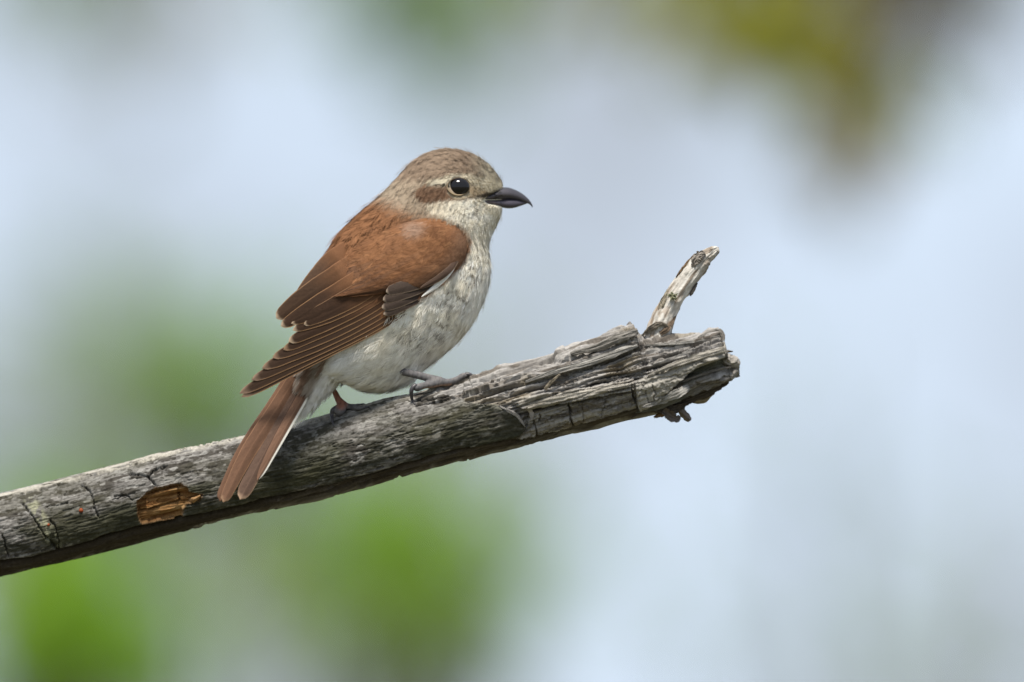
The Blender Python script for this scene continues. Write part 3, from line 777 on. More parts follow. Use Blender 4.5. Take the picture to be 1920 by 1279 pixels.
mid = (SG[:, 0:2] + SG[:, 2:4]) / 2; hv = (SG[:, 0:2] - SG[:, 2:4]) / 2
GXp = mid[:, 0:1] + hv[:, 0:1] * cx; GYp = mid[:, 1:2] + hv[:, 1:2] * cx
wob = 1 + .02 * (fbm(GXp / 40, GYp / 40, 401, 2) - .5)
BEAKP = [(906, 373), (918, 364.5), (930, 358), (944, 351.5), (1010, 340), (1010, 400), (944, 390.5), (930, 387), (915, 384), (906, 379)]
bk = sstep(-3, 4, poly_sd(GXp, GYp, BEAKP))
latm = SG[:, 4:5] * sx * wob
latm = np.sign(latm) * lerp(np.abs(latm), np.minimum(np.abs(latm), np.interp(GXp, [905, 915, 930, 944], [5.6, 4.4, 3.2, 2.0])), bk)
GYd = ysag(GXp) - latm * MM
BODY = P(GXp, GYp, GYd)

class Surf:
    def __init__(s, G, wrap):
        s.G, s.wrap = G, wrap
        s.nu, s.nv = G.shape[:2]
        gu = np.gradient(G, axis=0)
        gv = (np.roll(G, -1, 1) - np.roll(G, 1, 1)) / 2 if wrap else np.gradient(G, axis=1)
        n = np.cross(gu, gv); n /= np.linalg.norm(n, axis=2)[..., None] + 1e-12
        s.N, s.lu, s.lv = n, np.linalg.norm(gu, axis=2), np.linalg.norm(gv, axis=2)
    def ev(s, A, u, v):
        u = np.clip(u, 0, s.nu - 1.001)
        v = np.mod(v, s.nv) if s.wrap else np.clip(v, 0, s.nv - 1.001)
        i = u.astype(int); j = v.astype(int); fu = u - i; fv = v - j
        j2 = (j + 1) % s.nv if s.wrap else j + 1
        if A.ndim == 3: fu = fu[..., None]; fv = fv[..., None]
        return (A[i, j] * (1 - fv) + A[i, j2] * fv) * (1 - fu) + (A[i + 1, j] * (1 - fv) + A[i + 1, j2] * fv) * fu

SB = Surf(BODY, True)
if (SB.N[100, NV // 4] @ np.array([0, 1, 0])) > 0: SB.N = -SB.N
Tri = grid_q(NU, NV, True)
BVH = BVHTree.FromPolygons([tuple(v) for v in BODY.reshape(-1, 3)], [tuple(int(k) for k in q) for q in Tri])
def body_y(px, py):
    """depth of the near side of the body under a pixel, None outside"""
    a = P(px, py, -0.5); d = P(px, py, 0.5) - a
    h = BVH.ray_cast(Vector(a), Vector(d / np.linalg.norm(d)), 2.0)
    return None if h[0] is None else h[0].y

# ---- plumage colours by place on the bird
UNDER = [(912, 371), (885, 374), (858, 378), (825, 380), (800, 388), (806, 402), (842, 414), (872, 430), (884, 452), (872, 490), (845, 520), (800, 556), (730, 596), (640, 652), (610, 690), (594, 740), (600, 800), (760, 800), (960, 640), (980, 480), (955, 385), (930, 372)]
MASK = [(774, 366), (786, 354), (806, 350), (836, 353), (856, 368), (868, 374), (846, 377), (818, 379), (798, 384), (782, 377)]
SUPER = [(945, 350), (925, 340), (900, 334), (876, 328), (850, 329), (815, 337), (796, 346), (812, 350), (838, 346), (880, 345), (900, 366), (925, 366)]
C_MANT = np.array([0.215, 0.104, 0.052]); C_CROWN = np.array([0.24, 0.178, 0.13]); C_NAPE = np.array([0.32, 0.26, 0.195]); C_WHITE = np.array([0.90, 0.87, 0.79])
def body_color(px, py, seed=0):
    px = np.asarray(px, float); py = np.asarray(py, float)
    w = (fbm(px / 9, py / 9, 411, 3) - .5) * 14
    c = np.zeros(px.shape + (3,)) + C_MANT
    c = mixc(c, C_MANT * np.array([.72, .75, .85]), sstep(.45, .7, fbm(px / 25, py / 14, 412, 3)) * .6)
    # head / mantle boundary
    hd = (px - 722) * .40 - (py - 378) * .917 + w
    hd = np.minimum(hd, 999)
    c = mixc(c, C_NAPE, sstep(-26, 16, hd))
    crown = sstep(0, 30, hd - 14) * sstep(352, 330, py + w * .5)
    c = mixc(c, C_CROWN, crown * .9)
    fh = sstep(870, 925, px) * sstep(-14, 6, hd - 30)
    spk = fbm(px / 3.2, py / 4.5, 413, 2)
    c = mixc(c, (0.42, 0.39, 0.30), fh * .75)
    c = mixc(c, (0.10, 0.09, 0.075), fh * sstep(.54, .64, spk) * .85 * sstep(352, 330, py))
    su = sstep(-5, 5, poly_sd(px, py, SUPER) + w * .5)
    c = mixc(c, (0.58, 0.535, 0.42), su * .85)
    c = mixc(c, (0.25, 0.20, 0.13), su * sstep(.58, .66, fbm(px / 5, py / 2.2, 414, 2)) * .55)
    lore = sstep(14, 4, seg_dist(px, py, [(884, 360), (905, 367)]))
    c = mixc(c, (0.40, 0.315, 0.21), lore * .8)
    un = sstep(-5, 5, poly_sd(px, py, UNDER) + w * .45)
    cw = np.zeros_like(c) + C_WHITE
    cw = mixc(cw, (0.76, 0.71, 0.58), sstep(.45, .7, fbm(px / 30, py / 30, 415, 2)) * .6)
    cw = mixc(cw, (0.50, 0.42, 0.30), sstep(30, 0, np.abs(px + .75 * py - 1130) * .5) * (py > 520) * .35)
    cw = mixc(cw, (0.82, 0.81, 0.77), sstep(640, 690, py) * .7)
    # cheek side is brownish
    cw = mixc(cw, (0.48, 0.40, 0.28), sstep(60, 5, np.hypot((px - 800) / 1.1, py - 400)) * .6)
    c = c * (1 - un[..., None]) + cw * un[..., None]
    # fine dark scribbles on the cheek
    ck = un * sstep(52, 25, np.hypot((px - 872) / 1.0, py - 408)) + un * .6 * sstep(40, 10, np.hypot(px - 825, py - 402))
    scr = np.abs(fbm(px / 4.2, py / 4.2, 416, 2) - .5)
    c = mixc(c, (0.13, 0.11, 0.08), np.clip(ck, 0, 1) * sstep(.055, .015, scr) * .25)
    mk = sstep(-4, 4, poly_sd(px, py, MASK) + w * .3)
    c = mixc(c, (0.15, 0.09, 0.058), mk)
    c = mixc(c, (0.50, 0.43, 0.31), sstep(5, 1.5, seg_dist(px, py, [(842, 362), (852, 370), (864, 371), (878, 366)])) * .8)
    c = mixc(c, (0.02, 0.017, 0.013), sstep(3.0, 1.2, seg_dist(px, py, [(814, 347.5), (828, 348.5), (842, 350)])))
    c = mixc(c, (0.05, 0.042, 0.035), sstep(4.5, 1.5, seg_dist(px, py, [(893, 370), (908, 366), (930, 361)])) * .85)
    # rump and tail coverts
    rp = sstep(-6, 8, poly_sd(px, py, [(640, 640), (622, 672), (612, 700), (585, 760), (520, 780), (545, 690), (560, 640)]) + w * .4)
    c = mixc(c, (0.30, 0.255, 0.215), rp)
    c = mixc(c, (0.20, 0.13, 0.092), rp * sstep(.48, .62, fbm(px / 4 + py / 8, py / 30, 417, 2)))
    vent = sstep(-5, 4, (px - 640) * .854 + (py - 660) * .52 + 11 + w * .25) * sstep(648, 668, py) * sstep(700, 640, px)
    c = mixc(c, (0.84, 0.84, 0.83), vent)
    return c

# ---- legs, in the same skin as the body
def yb_at(px, py, hw, far=0.0):
    v = bfront(px, py)
    if v != v:
        s, t = to_st(px, py); v = float(b_axis(px)) - 3 * MM
    return v - hw * PX * .55 + far * MM
def chain(pts, n=22, nv=14, fl=1.0):
    w = [P(p[0], p[1], p[3]) for p in pts]
    return tube(w, [p[2] * PX for p in pts], n, nv, fl)
yA = float(b_axis(823)) - 7 * MM
legs = [
    [(705, 680, 10, yA + 9 * MM), (725, 690, 8, yA + 6 * MM), (744, 695, 7.0, yA + 2.5 * MM), (780, 703, 7.2, yA), (812, 711, 7.8, yA), (826, 715, 9, yA)],
    [(828, 715, 8.5, yA), (812, 720, 7.5, yA - 1 * MM), (795, 723, 6.5, yA - 2 * MM), (782, 727, 7.5, yA - 3 * MM), (777, 725, 5, yA - 3.3 * MM)],
    [(822, 715, 8.5, yA), (840, 717, 7, yA), (856, 712, 6, yA - .5 * MM), (868, 705, 5.8, yA - .5 * MM), (876, 703, 4.2, yA - .5 * MM)],
    [(824, 715, 8, yA), (840, 717, 6.5, yA + 4 * MM), (858, 713, 5.5, yA + 7 * MM), (872, 708, 4.5, yA + 8 * MM)],
    [(824, 716, 8, yA), (834, 720, 6, yA + 5 * MM), (846, 720, 5.5, yA + 10 * MM), (852, 722, 4.5, yA + 14 * MM)],
]
yL = float(b_axis(640)) - 4 * MM
legs += [
    [(618, 700, 9, yL + 4 * MM), (622, 722, 5.0, yL + 3 * MM), (629, 738, 5.6, yL + 2 * MM), (635, 750, 6.8, yL + 1 * MM), (642, 760, 10, yL)],
    [(642, 761, 9, yL), (635, 766, 8.5, yL - 2 * MM), (628, 769, 7.5, yb_at(632, 778, 7, -.8)), (624, 771, 4.5, yb_at(630, 782, 6, -.8))],
    [(642, 762, 8, yL - 1 * MM), (641, 769, 7.5, yb_at(641, 776, 7)), (636, 775, 6.5, yb_at(636, 780, 7)), (633, 779, 4, yb_at(633, 783, 5))],
    [(643, 761, 8.5, yL), (657, 764, 6.5, yL - 1 * MM), (670, 766, 4.8, yb_at(670, 770, 4)), (684, 764, 3, yb_at(684, 767, 3))],
    [(643, 761, 8, yL), (652, 762, 6, yL + 4 * MM), (664, 762, 5, yL + 7 * MM), (676, 760, 4, yL + 9 * MM)],
]
leg_parts = [chain(l) for l in legs]
Vc = np.vstack([BODY.reshape(-1, 3), BODY[0].mean(0)[None], BODY[-1].mean(0)[None]])
j = np.arange(NV)
Tc = np.vstack([np.stack([np.full(NV, NU * NV), (j + 1) % NV, j], 1), np.stack([np.full(NV, NU * NV + 1), (NU - 1) * NV + j, (NU - 1) * NV + (j + 1) % NV], 1)])
def outward(V, Q, T):
    A = np.vstack([Q[:, [0, 1, 2]], Q[:, [0, 2, 3]], T]); w = V - V.mean(0)
    vol = np.einsum('ij,ij->i', w[A[:, 0]], np.cross(w[A[:, 1]], w[A[:, 2]])).sum()
    return (V, Q, T) if vol > 0 else (V, Q[:, ::-1], T[:, ::-1])
V, Q, T = join([outward(Vc, Tri, Tc)] + [outward(*l) for l in leg_parts])
tmp = bpy.data.objects.new('body_source', mesh_np('body_source', V, Q, T))
COL.objects.link(tmp)
md = tmp.modifiers.new('fuse', 'REMESH'); md.mode = 'VOXEL'; md.voxel_size = 0.5 * MM; md.use_smooth_shade = True
ms = tmp.modifiers.new('soft', 'SMOOTH'); ms.factor = .5; ms.iterations = 2
dg = bpy.context.evaluated_depsgraph_get()
body_me = bpy.data.meshes.new_from_object(tmp.evaluated_get(dg))
bpy.data.objects.remove(tmp)
body_me.name = 'body'
n = len(body_me.vertices)
co = np.empty(n * 3, np.float32); body_me.vertices.foreach_get('co', co); co = co.reshape(-1, 3).astype(float)
vx, vy = unP(co)
bcol = body_color(vx, vy)
legd = np.full(n, 1e9)
for li, l in enumerate(legs):
    w3 = crom(np.array([list(P(p[0], p[1], p[3])) + [p[2] * PX] for p in l]), 26)
    for q in (w3[4:] if li in (0, 5) else w3):
        legd = np.minimum(legd, (np.linalg.norm(co - q[:3], axis=1) - q[3]) / PX - 4)
inside_torso = poly_sd(vx, vy, [tuple(p) for p in SG[:, 0:2]] + [tuple(p) for p in SG[::-1, 2:4]])
lf = sstep(1.5, -1, legd) * np.where(vx > 715, 1, inside_torso < 3)
lc = np.zeros((n, 3)) + np.array([0.10, 0.098, 0.104])
lc = mixc(lc, (0.165, 0.155, 0.155), sstep(.45, .65, fbm(vx / 5, vy / 5, 421, 3)) * .8)
lc = mixc(lc, (0.40, 0.17, 0.11), sstep(16, 4, seg_dist(vx, vy, [(621, 722), (633, 748), (640, 757)])) * .8)
lc = mixc(lc, (0.36, 0.20, 0.12), sstep(5, 1, seg_dist(vx, vy, [(795, 730), (828, 724), (845, 722)])) * .5)
scut = sstep(.32, .5, np.abs(((vx * .97 + vy * .25) / 8.5) % 1 - .5))
lc = lc * (1 - .35 * scut * (vy < 760))[:, None]
bcol = bcol * (1 - lf[:, None]) + lc * lf[:, None]
a = body_me.attributes.new('Col', 'FLOAT_COLOR', 'POINT')
cc = np.ones((n, 4), np.float32); cc[:, :3] = np.clip(bcol, .01, .9); a.data.foreach_set('color', cc.ravel())
body_me.polygons.foreach_set('use_smooth', np.ones(len(body_me.polygons), bool))

bbase = P(735, 745, 0.0)
bird = empty('bird', bbase, label='small songbird with rufous back, whitish barred breast and hooked dark beak on the branch', category='bird')
link('body', body_me, M_skin, bird)

# ---- claws
def claw(pts, parent=bird):
    V, Q, T = chain(pts, 20, 10)
    link('claw', mesh_np('claw', V, Q, T, np.tile([[0.055, 0.052, 0.058]], (len(V), 1))), M_claw, parent)
yh = yA - 3.4 * MM
claw([(780, 722, 4.6, yh), (773, 728, 4.2, yh - .6 * MM), (771, 738, 3.6, min(yh, yb_at(772, 744, 4))), (773, 750, 2.6, yb_at(773, 750, 4)), (778, 758, 1.5, yb_at(778, 758, 2)), (780, 761, .6, yb_at(780, 761, .5))])
claw([(873, 702, 4.2, yA - .5 * MM), (880, 702, 3.6, yA - .7 * MM), (886, 705, 2.5, yA - .7 * MM), (890, 711, .8, yA - .5 * MM)])
claw([(871, 708, 3.6, yA + 8 * MM), (878, 707, 3, yA + 8 * MM), (884, 711, .8, yA + 8 * MM)])
claw([(852, 722, 3.6, yA + 14 * MM), (856, 728, 3, yA + 15.5 * MM), (857, 740, .8, yA + 16.5 * MM)])
yq = yb_at(630, 782, 6, -1.0)
claw([(628, 766, 4.4, yq), (623, 770, 4.0, yq - .8 * MM), (622, 780, 3.5, yb_at(623, 786, 5, -1.0)), (623, 790, 2.5, yb_at(623, 791, 4, -.7)), (626, 799, .7, yb_at(626, 799, .5, -.1))])
claw([(684, 764, 2.6, yb_at(684, 767, 3)), (690, 763, 2, yb_at(690, 766, 3)), (695, 767, .6, yb_at(695, 768, 1))])
claw([(676, 760, 3.4, yL + 9 * MM), (683, 759, 2.6, yL + 9.5 * MM), (688, 764, .7, yL + 9.5 * MM)])

# ---- beak
def mandible(name, rows, col, hook=False):
    R = crom(np.array(rows, float), 60)
    nv = 32
    th = np.linspace(0, 2 * np.pi, nv, endpoint=False)
    c, s = np.cos(th), np.sin(th)
    m = (R[:, 1] + R[:, 3]) / 2; mx = (R[:, 0] + R[:, 2]) / 2
    X = mx[:, None] + ((R[:, 0] - R[:, 2]) / 2)[:, None] * c; Y = m[:, None] + ((R[:, 1] - R[:, 3]) / 2)[:, None] * np.sign(c) * np.abs(c) ** .9
    V = P(X, Y, ysag(X) - R[:, 4:5] * MM * np.sign(s) * np.abs(s) ** .85)
    cc = np.zeros(V.shape) + np.array(col)
    V = np.vstack([V.reshape(-1, 3), V[-1].mean(0)[None], V[0].mean(0)[None]])
    T = np.vstack([np.stack([np.full(nv, 60 * nv), 59 * nv + np.arange(nv), 59 * nv + (np.arange(nv) + 1) % nv], 1),
                   np.stack([np.full(nv, 60 * nv + 1), (np.arange(nv) + 1) % nv, np.arange(nv)], 1)])
    return V, grid_q(60, nv, True), T, X, Y, cc
UPR = [(897, 371, 897, 374.5, 7.6), (908, 367.5, 908, 375, 7.0), (920, 362.5, 920, 375, 6.2), (932, 356, 931, 375, 5.4), (943, 351.5, 942, 374.5, 4.6), (954, 351.8, 952, 374, 3.7), (965, 355.5, 962, 374.3, 3.1), (976, 361, 972, 376, 2.5),
       (985, 367.5, 981, 379, 1.9), (992, 374.5, 987.5, 381, 1.3), (996.5, 381, 993, 383.5, .8), (998.6, 386, 996.5, 387.2, .35), (998.8, 389, 998.0, 389.2, .12)]
LWR = [(897, 373.4, 897, 380, 6.77), (908, 373.9, 908, 382.5, 6.2), (920, 373.9, 920, 385, 5.45), (931, 373.7, 931, 387, 4.51), (942, 373.2, 942, 389.6, 3.38), (953, 372.9, 953, 391, 2.91), (964, 373.2, 964, 390, 2.35), (974, 375.2, 974, 387, 1.79), (983, 377.4, 983, 383.8, 1.03), (988.5, 378.9, 988.5, 381.6, 0.38)]
beak = empty('beak', P(905, 375, float(ysag(905))), bird)
V, Q, T, X, Y, cc = mandible('upper_mandible', UPR, (0.058, 0.054, 0.066))
cc = mixc(cc, (0.03, 0.028, 0.032), sstep(8, 0, np.abs(Y - np.interp(X, [r[0] for r in UPR], [r[1] for r in UPR]))) * .8)
cc = mixc(cc, (0.10, 0.09, 0.10), sstep(9, 2, np.hypot((X - 948) / 1.6, Y - 362)) * .6)
cc = mixc(cc, (0.02, 0.018, 0.018), sstep(4, 1.5, np.hypot((X - 936) / 1.6, Y - 360.5)))
link('upper_mandible', mesh_np('upper_mandible', V, Q, T, np.vstack([cc.reshape(-1, 3), cc[-1, 0][None], cc[0, 0][None]])), M_beak, beak)
V, Q, T, X, Y, cc = mandible('lower_mandible', LWR, (0.062, 0.055, 0.075))
cc = mixc(cc, (0.11, 0.085, 0.08), sstep(940, 915, X) * .7)
cc = mixc(cc, (0.035, 0.03, 0.035), sstep(384, 390, Y) * .7)
link('lower_mandible', mesh_np('lower_mandible', V, Q, T, np.vstack([cc.reshape(-1, 3), cc[-1, 0][None], cc[0, 0][None]])), M_beak, beak)

# ---- eyes with lids
M_eye = bpy.data.materials.new('dark_eye'); M_eye.use_nodes = True
eb = M_eye.node_tree.nodes['Principled BSDF']
eb.inputs['Base Color'].default_value = (0.006, 0.005, 0.006, 1); eb.inputs['Roughness'].default_value = 0.04
eb.inputs['Specular IOR Level'].default_value = 0.42
EXc, EYc, EA, EB_ = 860, 350, 20.5, 16.6
ey = body_y(EXc, EYc)
def eye(side):
    y0 = ey if side < 0 else 2 * float(ysag(EXc)) - ey
    th = np.linspace(0, 2 * np.pi, 40, endpoint=False); ph = np.linspace(0, np.pi, 24)
    A, B = np.meshgrid(ph, th, indexing='ij')
    X = EXc + EA * np.sin(A) * np.cos(B); Y = EYc + EB_ * np.sin(A) * np.sin(B)
    V = P(X, Y, y0 + side * 0.0 * MM + side * np.cos(A) * 2.6 * MM - side * .6 * MM)
    e = link('eye', mesh_np('eye', V, grid_q(24, 40, True)), M_eye, bird)
    ph = np.linspace(0, 2 * np.pi, 12, endpoint=False); th = np.linspace(0, 2 * np.pi, 56, endpoint=False)
    B, A = np.meshgrid(th, ph, indexing='ij')
    rr = 1.35 + .45 * np.sin(B)
    X = EXc + (EA - .3 + rr * np.cos(A)) * np.cos(B) - 1.5 * np.maximum(0, -np.cos(B)) ** 6; Y = EYc + (EB_ - .3 + rr * np.cos(A)) * np.sin(B)
    V = P(X, Y, np.array([[(body_y(x, y) or ey) for x, y in zip(rx, ry)] for rx, ry in zip(X, Y)]) - .5 * MM - 1.1 * np.sin(A) * 2.0 * PX if side < 0 else 2 * ysag(X) - np.array([[(body_y(x, y) or ey) for x, y in zip(rx, ry)] for rx, ry in zip(X, Y)]) + .5 * MM + 1.1 * np.sin(A) * 2.0 * PX)
    cc = mixc(np.zeros(X.shape + (3,)) + np.array([0.23, 0.175, 0.11]), (0.11, 0.08, 0.05), sstep(.1, -.6, np.sin(B)))
    Qe = grid_q(56, 12, True); last = np.stack([55 * 12 + np.arange(12), 55 * 12 + (np.arange(12) + 1) % 12, (np.arange(12) + 1) % 12, np.arange(12)], 1)
    link('eyelid', mesh_np('eyelid', V, np.vstack([Qe, last]), None, cc), M_skin, e)
eye(-1); eye(1)

# ---- body plumage: small feathers, each a shaft with soft barbs, lying on the skin
def plumage(surf, n, size_fn, col_fn, keep_fn, seed, nb=34, lift=(0.0, .75), bw=.30, fluff_fn=None, pat=0.0, flow=None, urange=None, vary=.08):
    r = np.random.default_rng(seed)
    area = (surf.lu * surf.lv)[:-1, :]
    if urange is not None:
        m = np.zeros_like(area); m[int(urange[0]):int(urange[1])] = 1; area = area * m
    L0 = size_fn(surf.G)[:-1]
    wt = (area / L0 ** 2).ravel(); wt /= wt.sum()
    idx = r.choice(len(wt), n, p=wt)
    u0 = idx // surf.nv + r.random(n); v0 = idx % surf.nv + r.random(n) - .5
    p0 = surf.ev(surf.G, u0, v0)
    px, py = unP(p0)
    near = p0[:, 1] < ysag(px)
    k = keep_fn(px, py, near, r)
    u0, v0, p0, px, py, near = u0[k], v0[k], p0[k], px[k], py[k], near[k]
    n = len(u0)
    L = surf.ev(size_fn(surf.G)[..., None], u0, v0)[:, 0] * r.uniform(.8, 1.2, n)
    W = L * .42
    lu, lv = np.maximum(surf.ev(surf.lu[..., None], u0, v0)[:, 0], 5e-5), np.maximum(surf.ev(surf.lv[..., None], u0, v0)[:, 0], 5e-5)
    al = r.normal(size=n) * .16 + (flow(px, py) if flow else 0)
    s = np.linspace(.05, 1, nb)[None] + r.normal(size=(n, nb)) * .02
    side = np.where(np.arange(nb) % 2, 1, -1)[None]
    bl = W[:, None] * (.35 + .9 * np.sqrt(np.clip(1 - (s - .35) ** 2 / .55, .05, 1))) * r.uniform(.8, 1.15, (n, nb))
    ang = side * lerp(.95, .08, np.clip(s, 0, 1) ** 1.3) + r.normal(size=(n, nb)) * .10
    a0 = s * .72 * L[:, None]
    A, B = [], []
    hw = bw * MM * .5 * (L[:, None] / (7 * MM)) ** .5
    for f, wd in ((0, 1.0), (.55, .9), (1.0, .0)):
        ca = ang * (1 - .35 * f)
        a = a0 + bl * f * np.cos(ca); b = bl * f * np.sin(ca)
        if wd > 0:
            A += [a - np.sin(ca) * hw * wd, a + np.sin(ca) * hw * wd]; B += [b + np.cos(ca) * hw * wd, b - np.cos(ca) * hw * wd]
        else:
            A += [a]; B += [b]
    A = np.stack(A, -1); B = np.stack(B, -1)               # n, nb, 5
    ca, sa = np.cos(al)[:, None, None], np.sin(al)[:, None, None]
    uu = u0[:, None, None] + (A * ca - B * sa) / lu[:, None, None]
    vv = v0[:, None, None] + (A * sa + B * ca) / lv[:, None, None]
    tf = np.clip(A / L[:, None, None], 0, None)
    pos = surf.ev(surf.G, uu, vv); nr = surf.ev(surf.N, uu, vv)
    over = np.maximum(uu - (surf.nu - 1.5), 0) * lu[:, None, None]
    fl = (fluff_fn(px, py) if fluff_fn else np.ones(n))[:, None, None]
    off = (lift[0] + lift[1] * tf ** 1.3 * fl + r.random((n, 1, 1)) * .35 * fl + r.random((n, nb, 1)) * .25 * fl) * MM
    V = pos + nr * off[..., None]
    if over.max() > 0:
        gu = surf.ev(np.gradient(surf.G, axis=0), uu, vv); gu /= np.linalg.norm(gu, axis=-1)[..., None] + 1e-12
        V = V + gu * over[..., None]
    mx_, my_ = unP(pos[:, :, 2] * .5 + pos[:, :, 3] * .5)
    base = lerp(col_fn(px, py)[:, None], col_fn(mx_, my_), .95)
    c = base * r.uniform(1 - vary, 1 + vary, (n, 1, 1)) * r.uniform(.9, 1.1, (n, nb, 1))
    c = np.repeat(c[:, :, None], 5, 2)
    return V, c, dict(px=px, py=py, tf=tf, B=B, L=L, W=W, near=near, r=r, nb=nb, n=n)

def barbs_mesh(sets):
    Vs, Cs = [], []
    for V, c in sets:
        Vs.append(V.reshape(-1, 3)); Cs.append(np.ascontiguousarray(c).reshape(-1, 3))
    V = np.vstack(Vs); c = np.vstack(Cs)
    k = np.arange(len(V) // 5)[:, None] * 5
    return mesh_np('plumage', V, k + [[0, 1, 3, 2]], k + [[2, 3, 4]], c, smooth=True)

def size_body(G):
    x, y = unP(G)
    s = np.interp(np.hypot(x - 935, y - 370), [0, 40, 110, 180, 300], [2.0, 3.0, 4.2, 6.5, 9.0])
    return s * MM
def keep_body(px, py, near, r):
    k = ((px - EXc) / (EA + 3)) ** 2 + ((py - EYc) / (EB_ + 3)) ** 2 > 1
    k &= poly_sd(px, py, BEAKP) < 0
    return k & (near | (r.random(len(px)) < .45))
V, c, d = plumage(SB, 10500, size_body, body_color, keep_body, 501, nb=30, fluff_fn=lambda x, y: .5 + .22 * sstep(430, 520, y) + .6 * sstep(690, 720, y), urange=(6, NU - 8))
# dark crescents near the tips of breast and flank feathers
un = sstep(0, 10, poly_sd(d['px'], d['py'], UNDER)) * sstep(705, 640, d['py'])
un *= np.where(d['py'] < 400, 0, 1) * (.25 + .75 * sstep(400, 470, d['py'])) * sstep(935, 885, d['px'] + .30 * (d['py'] - 480) * (d['py'] > 480)) * (1 - .8 * sstep(34, 10, np.hypot((d['px'] - 925) / .8, d['py'] - 425)))
un *= .35 + .65 * sstep(.40, .6, fbm(d['px'] / 28, d['py'] / 28, 512, 2))
on = (d['r'].random(d['n']) < .62) * un
tf = d['tf']; e = np.abs(d['B']) / d['W'][:, None, None]
arcp = tf + .28 * e ** 2
cres = .5 * np.exp(-((arcp - .90) / .10) ** 2) * on[:, None, None] * d['r'].uniform(.5, 1.15, (d['n'], 1, 1))
c = c + (np.array([0.085, 0.062, 0.042]) - c) * np.clip(cres, 0, .9)[..., None]
pale = np.exp(-((arcp - 1.1) / .1) ** 2) * un[:, None, None] * .3
c = c + (np.array([0.80, 0.77, 0.68]) - c) * pale[..., None]
def add_marks(V, c, d):
    """dark wavy bars across the cheek, breast and flank feathers"""
    vx_, vy_ = unP(V)
    gate = sstep(2, 12, poly_sd(d['px'], d['py'], UNDER)) * sstep(680, 600, d['py'])
    gate = gate * np.clip(sstep(60, 30, np.hypot(d['px'] - 868, d['py'] - 408)) * .7 + sstep(430, 480, d['py']) * sstep(925, 890, d['px'] + .45 * np.maximum(0, d['py'] - 500)), 0, 1)
    sc_ = np.interp(d['py'], [400, 460, 520, 680], [.5, .75, 1.0, 1.2])[:, None, None]
    qx, qy = vx_ * .8 + vy_ * .6, vy_ * .8 - vx_ * .6
    line = np.abs(fbm(qx / (15 * sc_), qy / (8.5 * sc_), 513, 3, .5) - .5)
    brk = sstep(.45, .53, fbm(vx_ / (13 * sc_), vy_ / (13 * sc_), 514, 2)) * (.35 + .65 * sstep(.34, .5, fbm(vx_ / 60, vy_ / 60, 515, 2)))
    m = np.clip(sstep(.088, .04, line) * brk * gate[:, None, None] * (1 - .45 * sstep(590, 660, d['py'])[:, None, None]), 0, .92)
    return c + (np.array([0.085, 0.062, 0.042]) - c) * m[..., None]
c = add_marks(V, c, d)
body_set = (V, c)
# eye gap: no barb may cross the eye
bx, by = unP(V[:, :, 4]); ok = ((bx - EXc) / (EA + 1)) ** 2 + ((by - EYc) / (EB_ + 1)) ** 2 > 1
ok &= poly_sd(bx, by, BEAKP) < 3
ok |= V[:, :, 4, 1] > ysag(bx)
body_set = (V[ok], c[ok])
# loose fringe of the belly and vent
V2, c2, d2 = plumage(SB, 3600, lambda G: np.full(G.shape[:2], 10 * MM), body_color, lambda x, y, nr, r: (y > 692 - np.maximum(0, x - 745) * .5) & (x > 600) & (x < 800), 502, nb=26, lift=(0, 3.0), bw=.22)
V3, c3, d3 = plumage(SB, 2600, lambda G: size_body(G) * 1.0, body_color, keep_body, 503, nb=9, lift=(.1, 1.5), bw=.17, urange=(8, NU - 8))
c3 = add_marks(V3, c3, d3)
bx, by = unP(V3[:, :, 4]); ok = (((bx - EXc) / (EA + 2)) ** 2 + ((by - EYc) / (EB_ + 2)) ** 2 > 1) & (poly_sd(bx, by, BEAKP) < 1)
V3, c3 = V3[ok], c3[ok]
V4, c4, d4 = plumage(SB, 3000, lambda G: np.full(G.shape[:2], 7.5 * MM), body_color, lambda x, y, nr, r: nr & (seg_dist(x, y, [(668, 448), (690, 474)]) < 18), 504, nb=34, lift=(.5, 1.2), bw=.34)
V6, c6, d6 = plumage(SB, 2600, lambda G: np.full(G.shape[:2], 10 * MM), body_color, lambda x, y, nr, r: nr & (y > 660) & (x < 660) & (y > 745 - (x - 560) * 1.1 - 60), 505, nb=26, lift=(.2, 2.2), bw=.3)
link('plumage', barbs_mesh([body_set, (V2, c2 * 1.05), (V3, c3), (V4, c4), (V6, c6)]), M_plume, bird, kind='stuff')
# short bristles at the beak
bp_ = []
rb = np.random.default_rng(4)
for i in range(16):
    x, y = rb.uniform(905, 938), rb.uniform(360, 372); yy = float(ysag(x)) - 4.6 * MM
    x2 = x + rb.uniform(10, 26); bp_.append(tube([P(x, y, yy), P((x + x2) / 2, y + 1, yy - .6 * MM), P(x2, y + rb.uniform(0, 7), yy - .3 * MM)], [.09 * MM, .07 * MM, .03 * MM], 6, 4))
V, Q, T = join(bp_); link('bristle', mesh_np('bristle', V, Q, T, np.tile([[.03, .027, .024]], (len(V), 1))), M_plume, bird, kind='stuff')

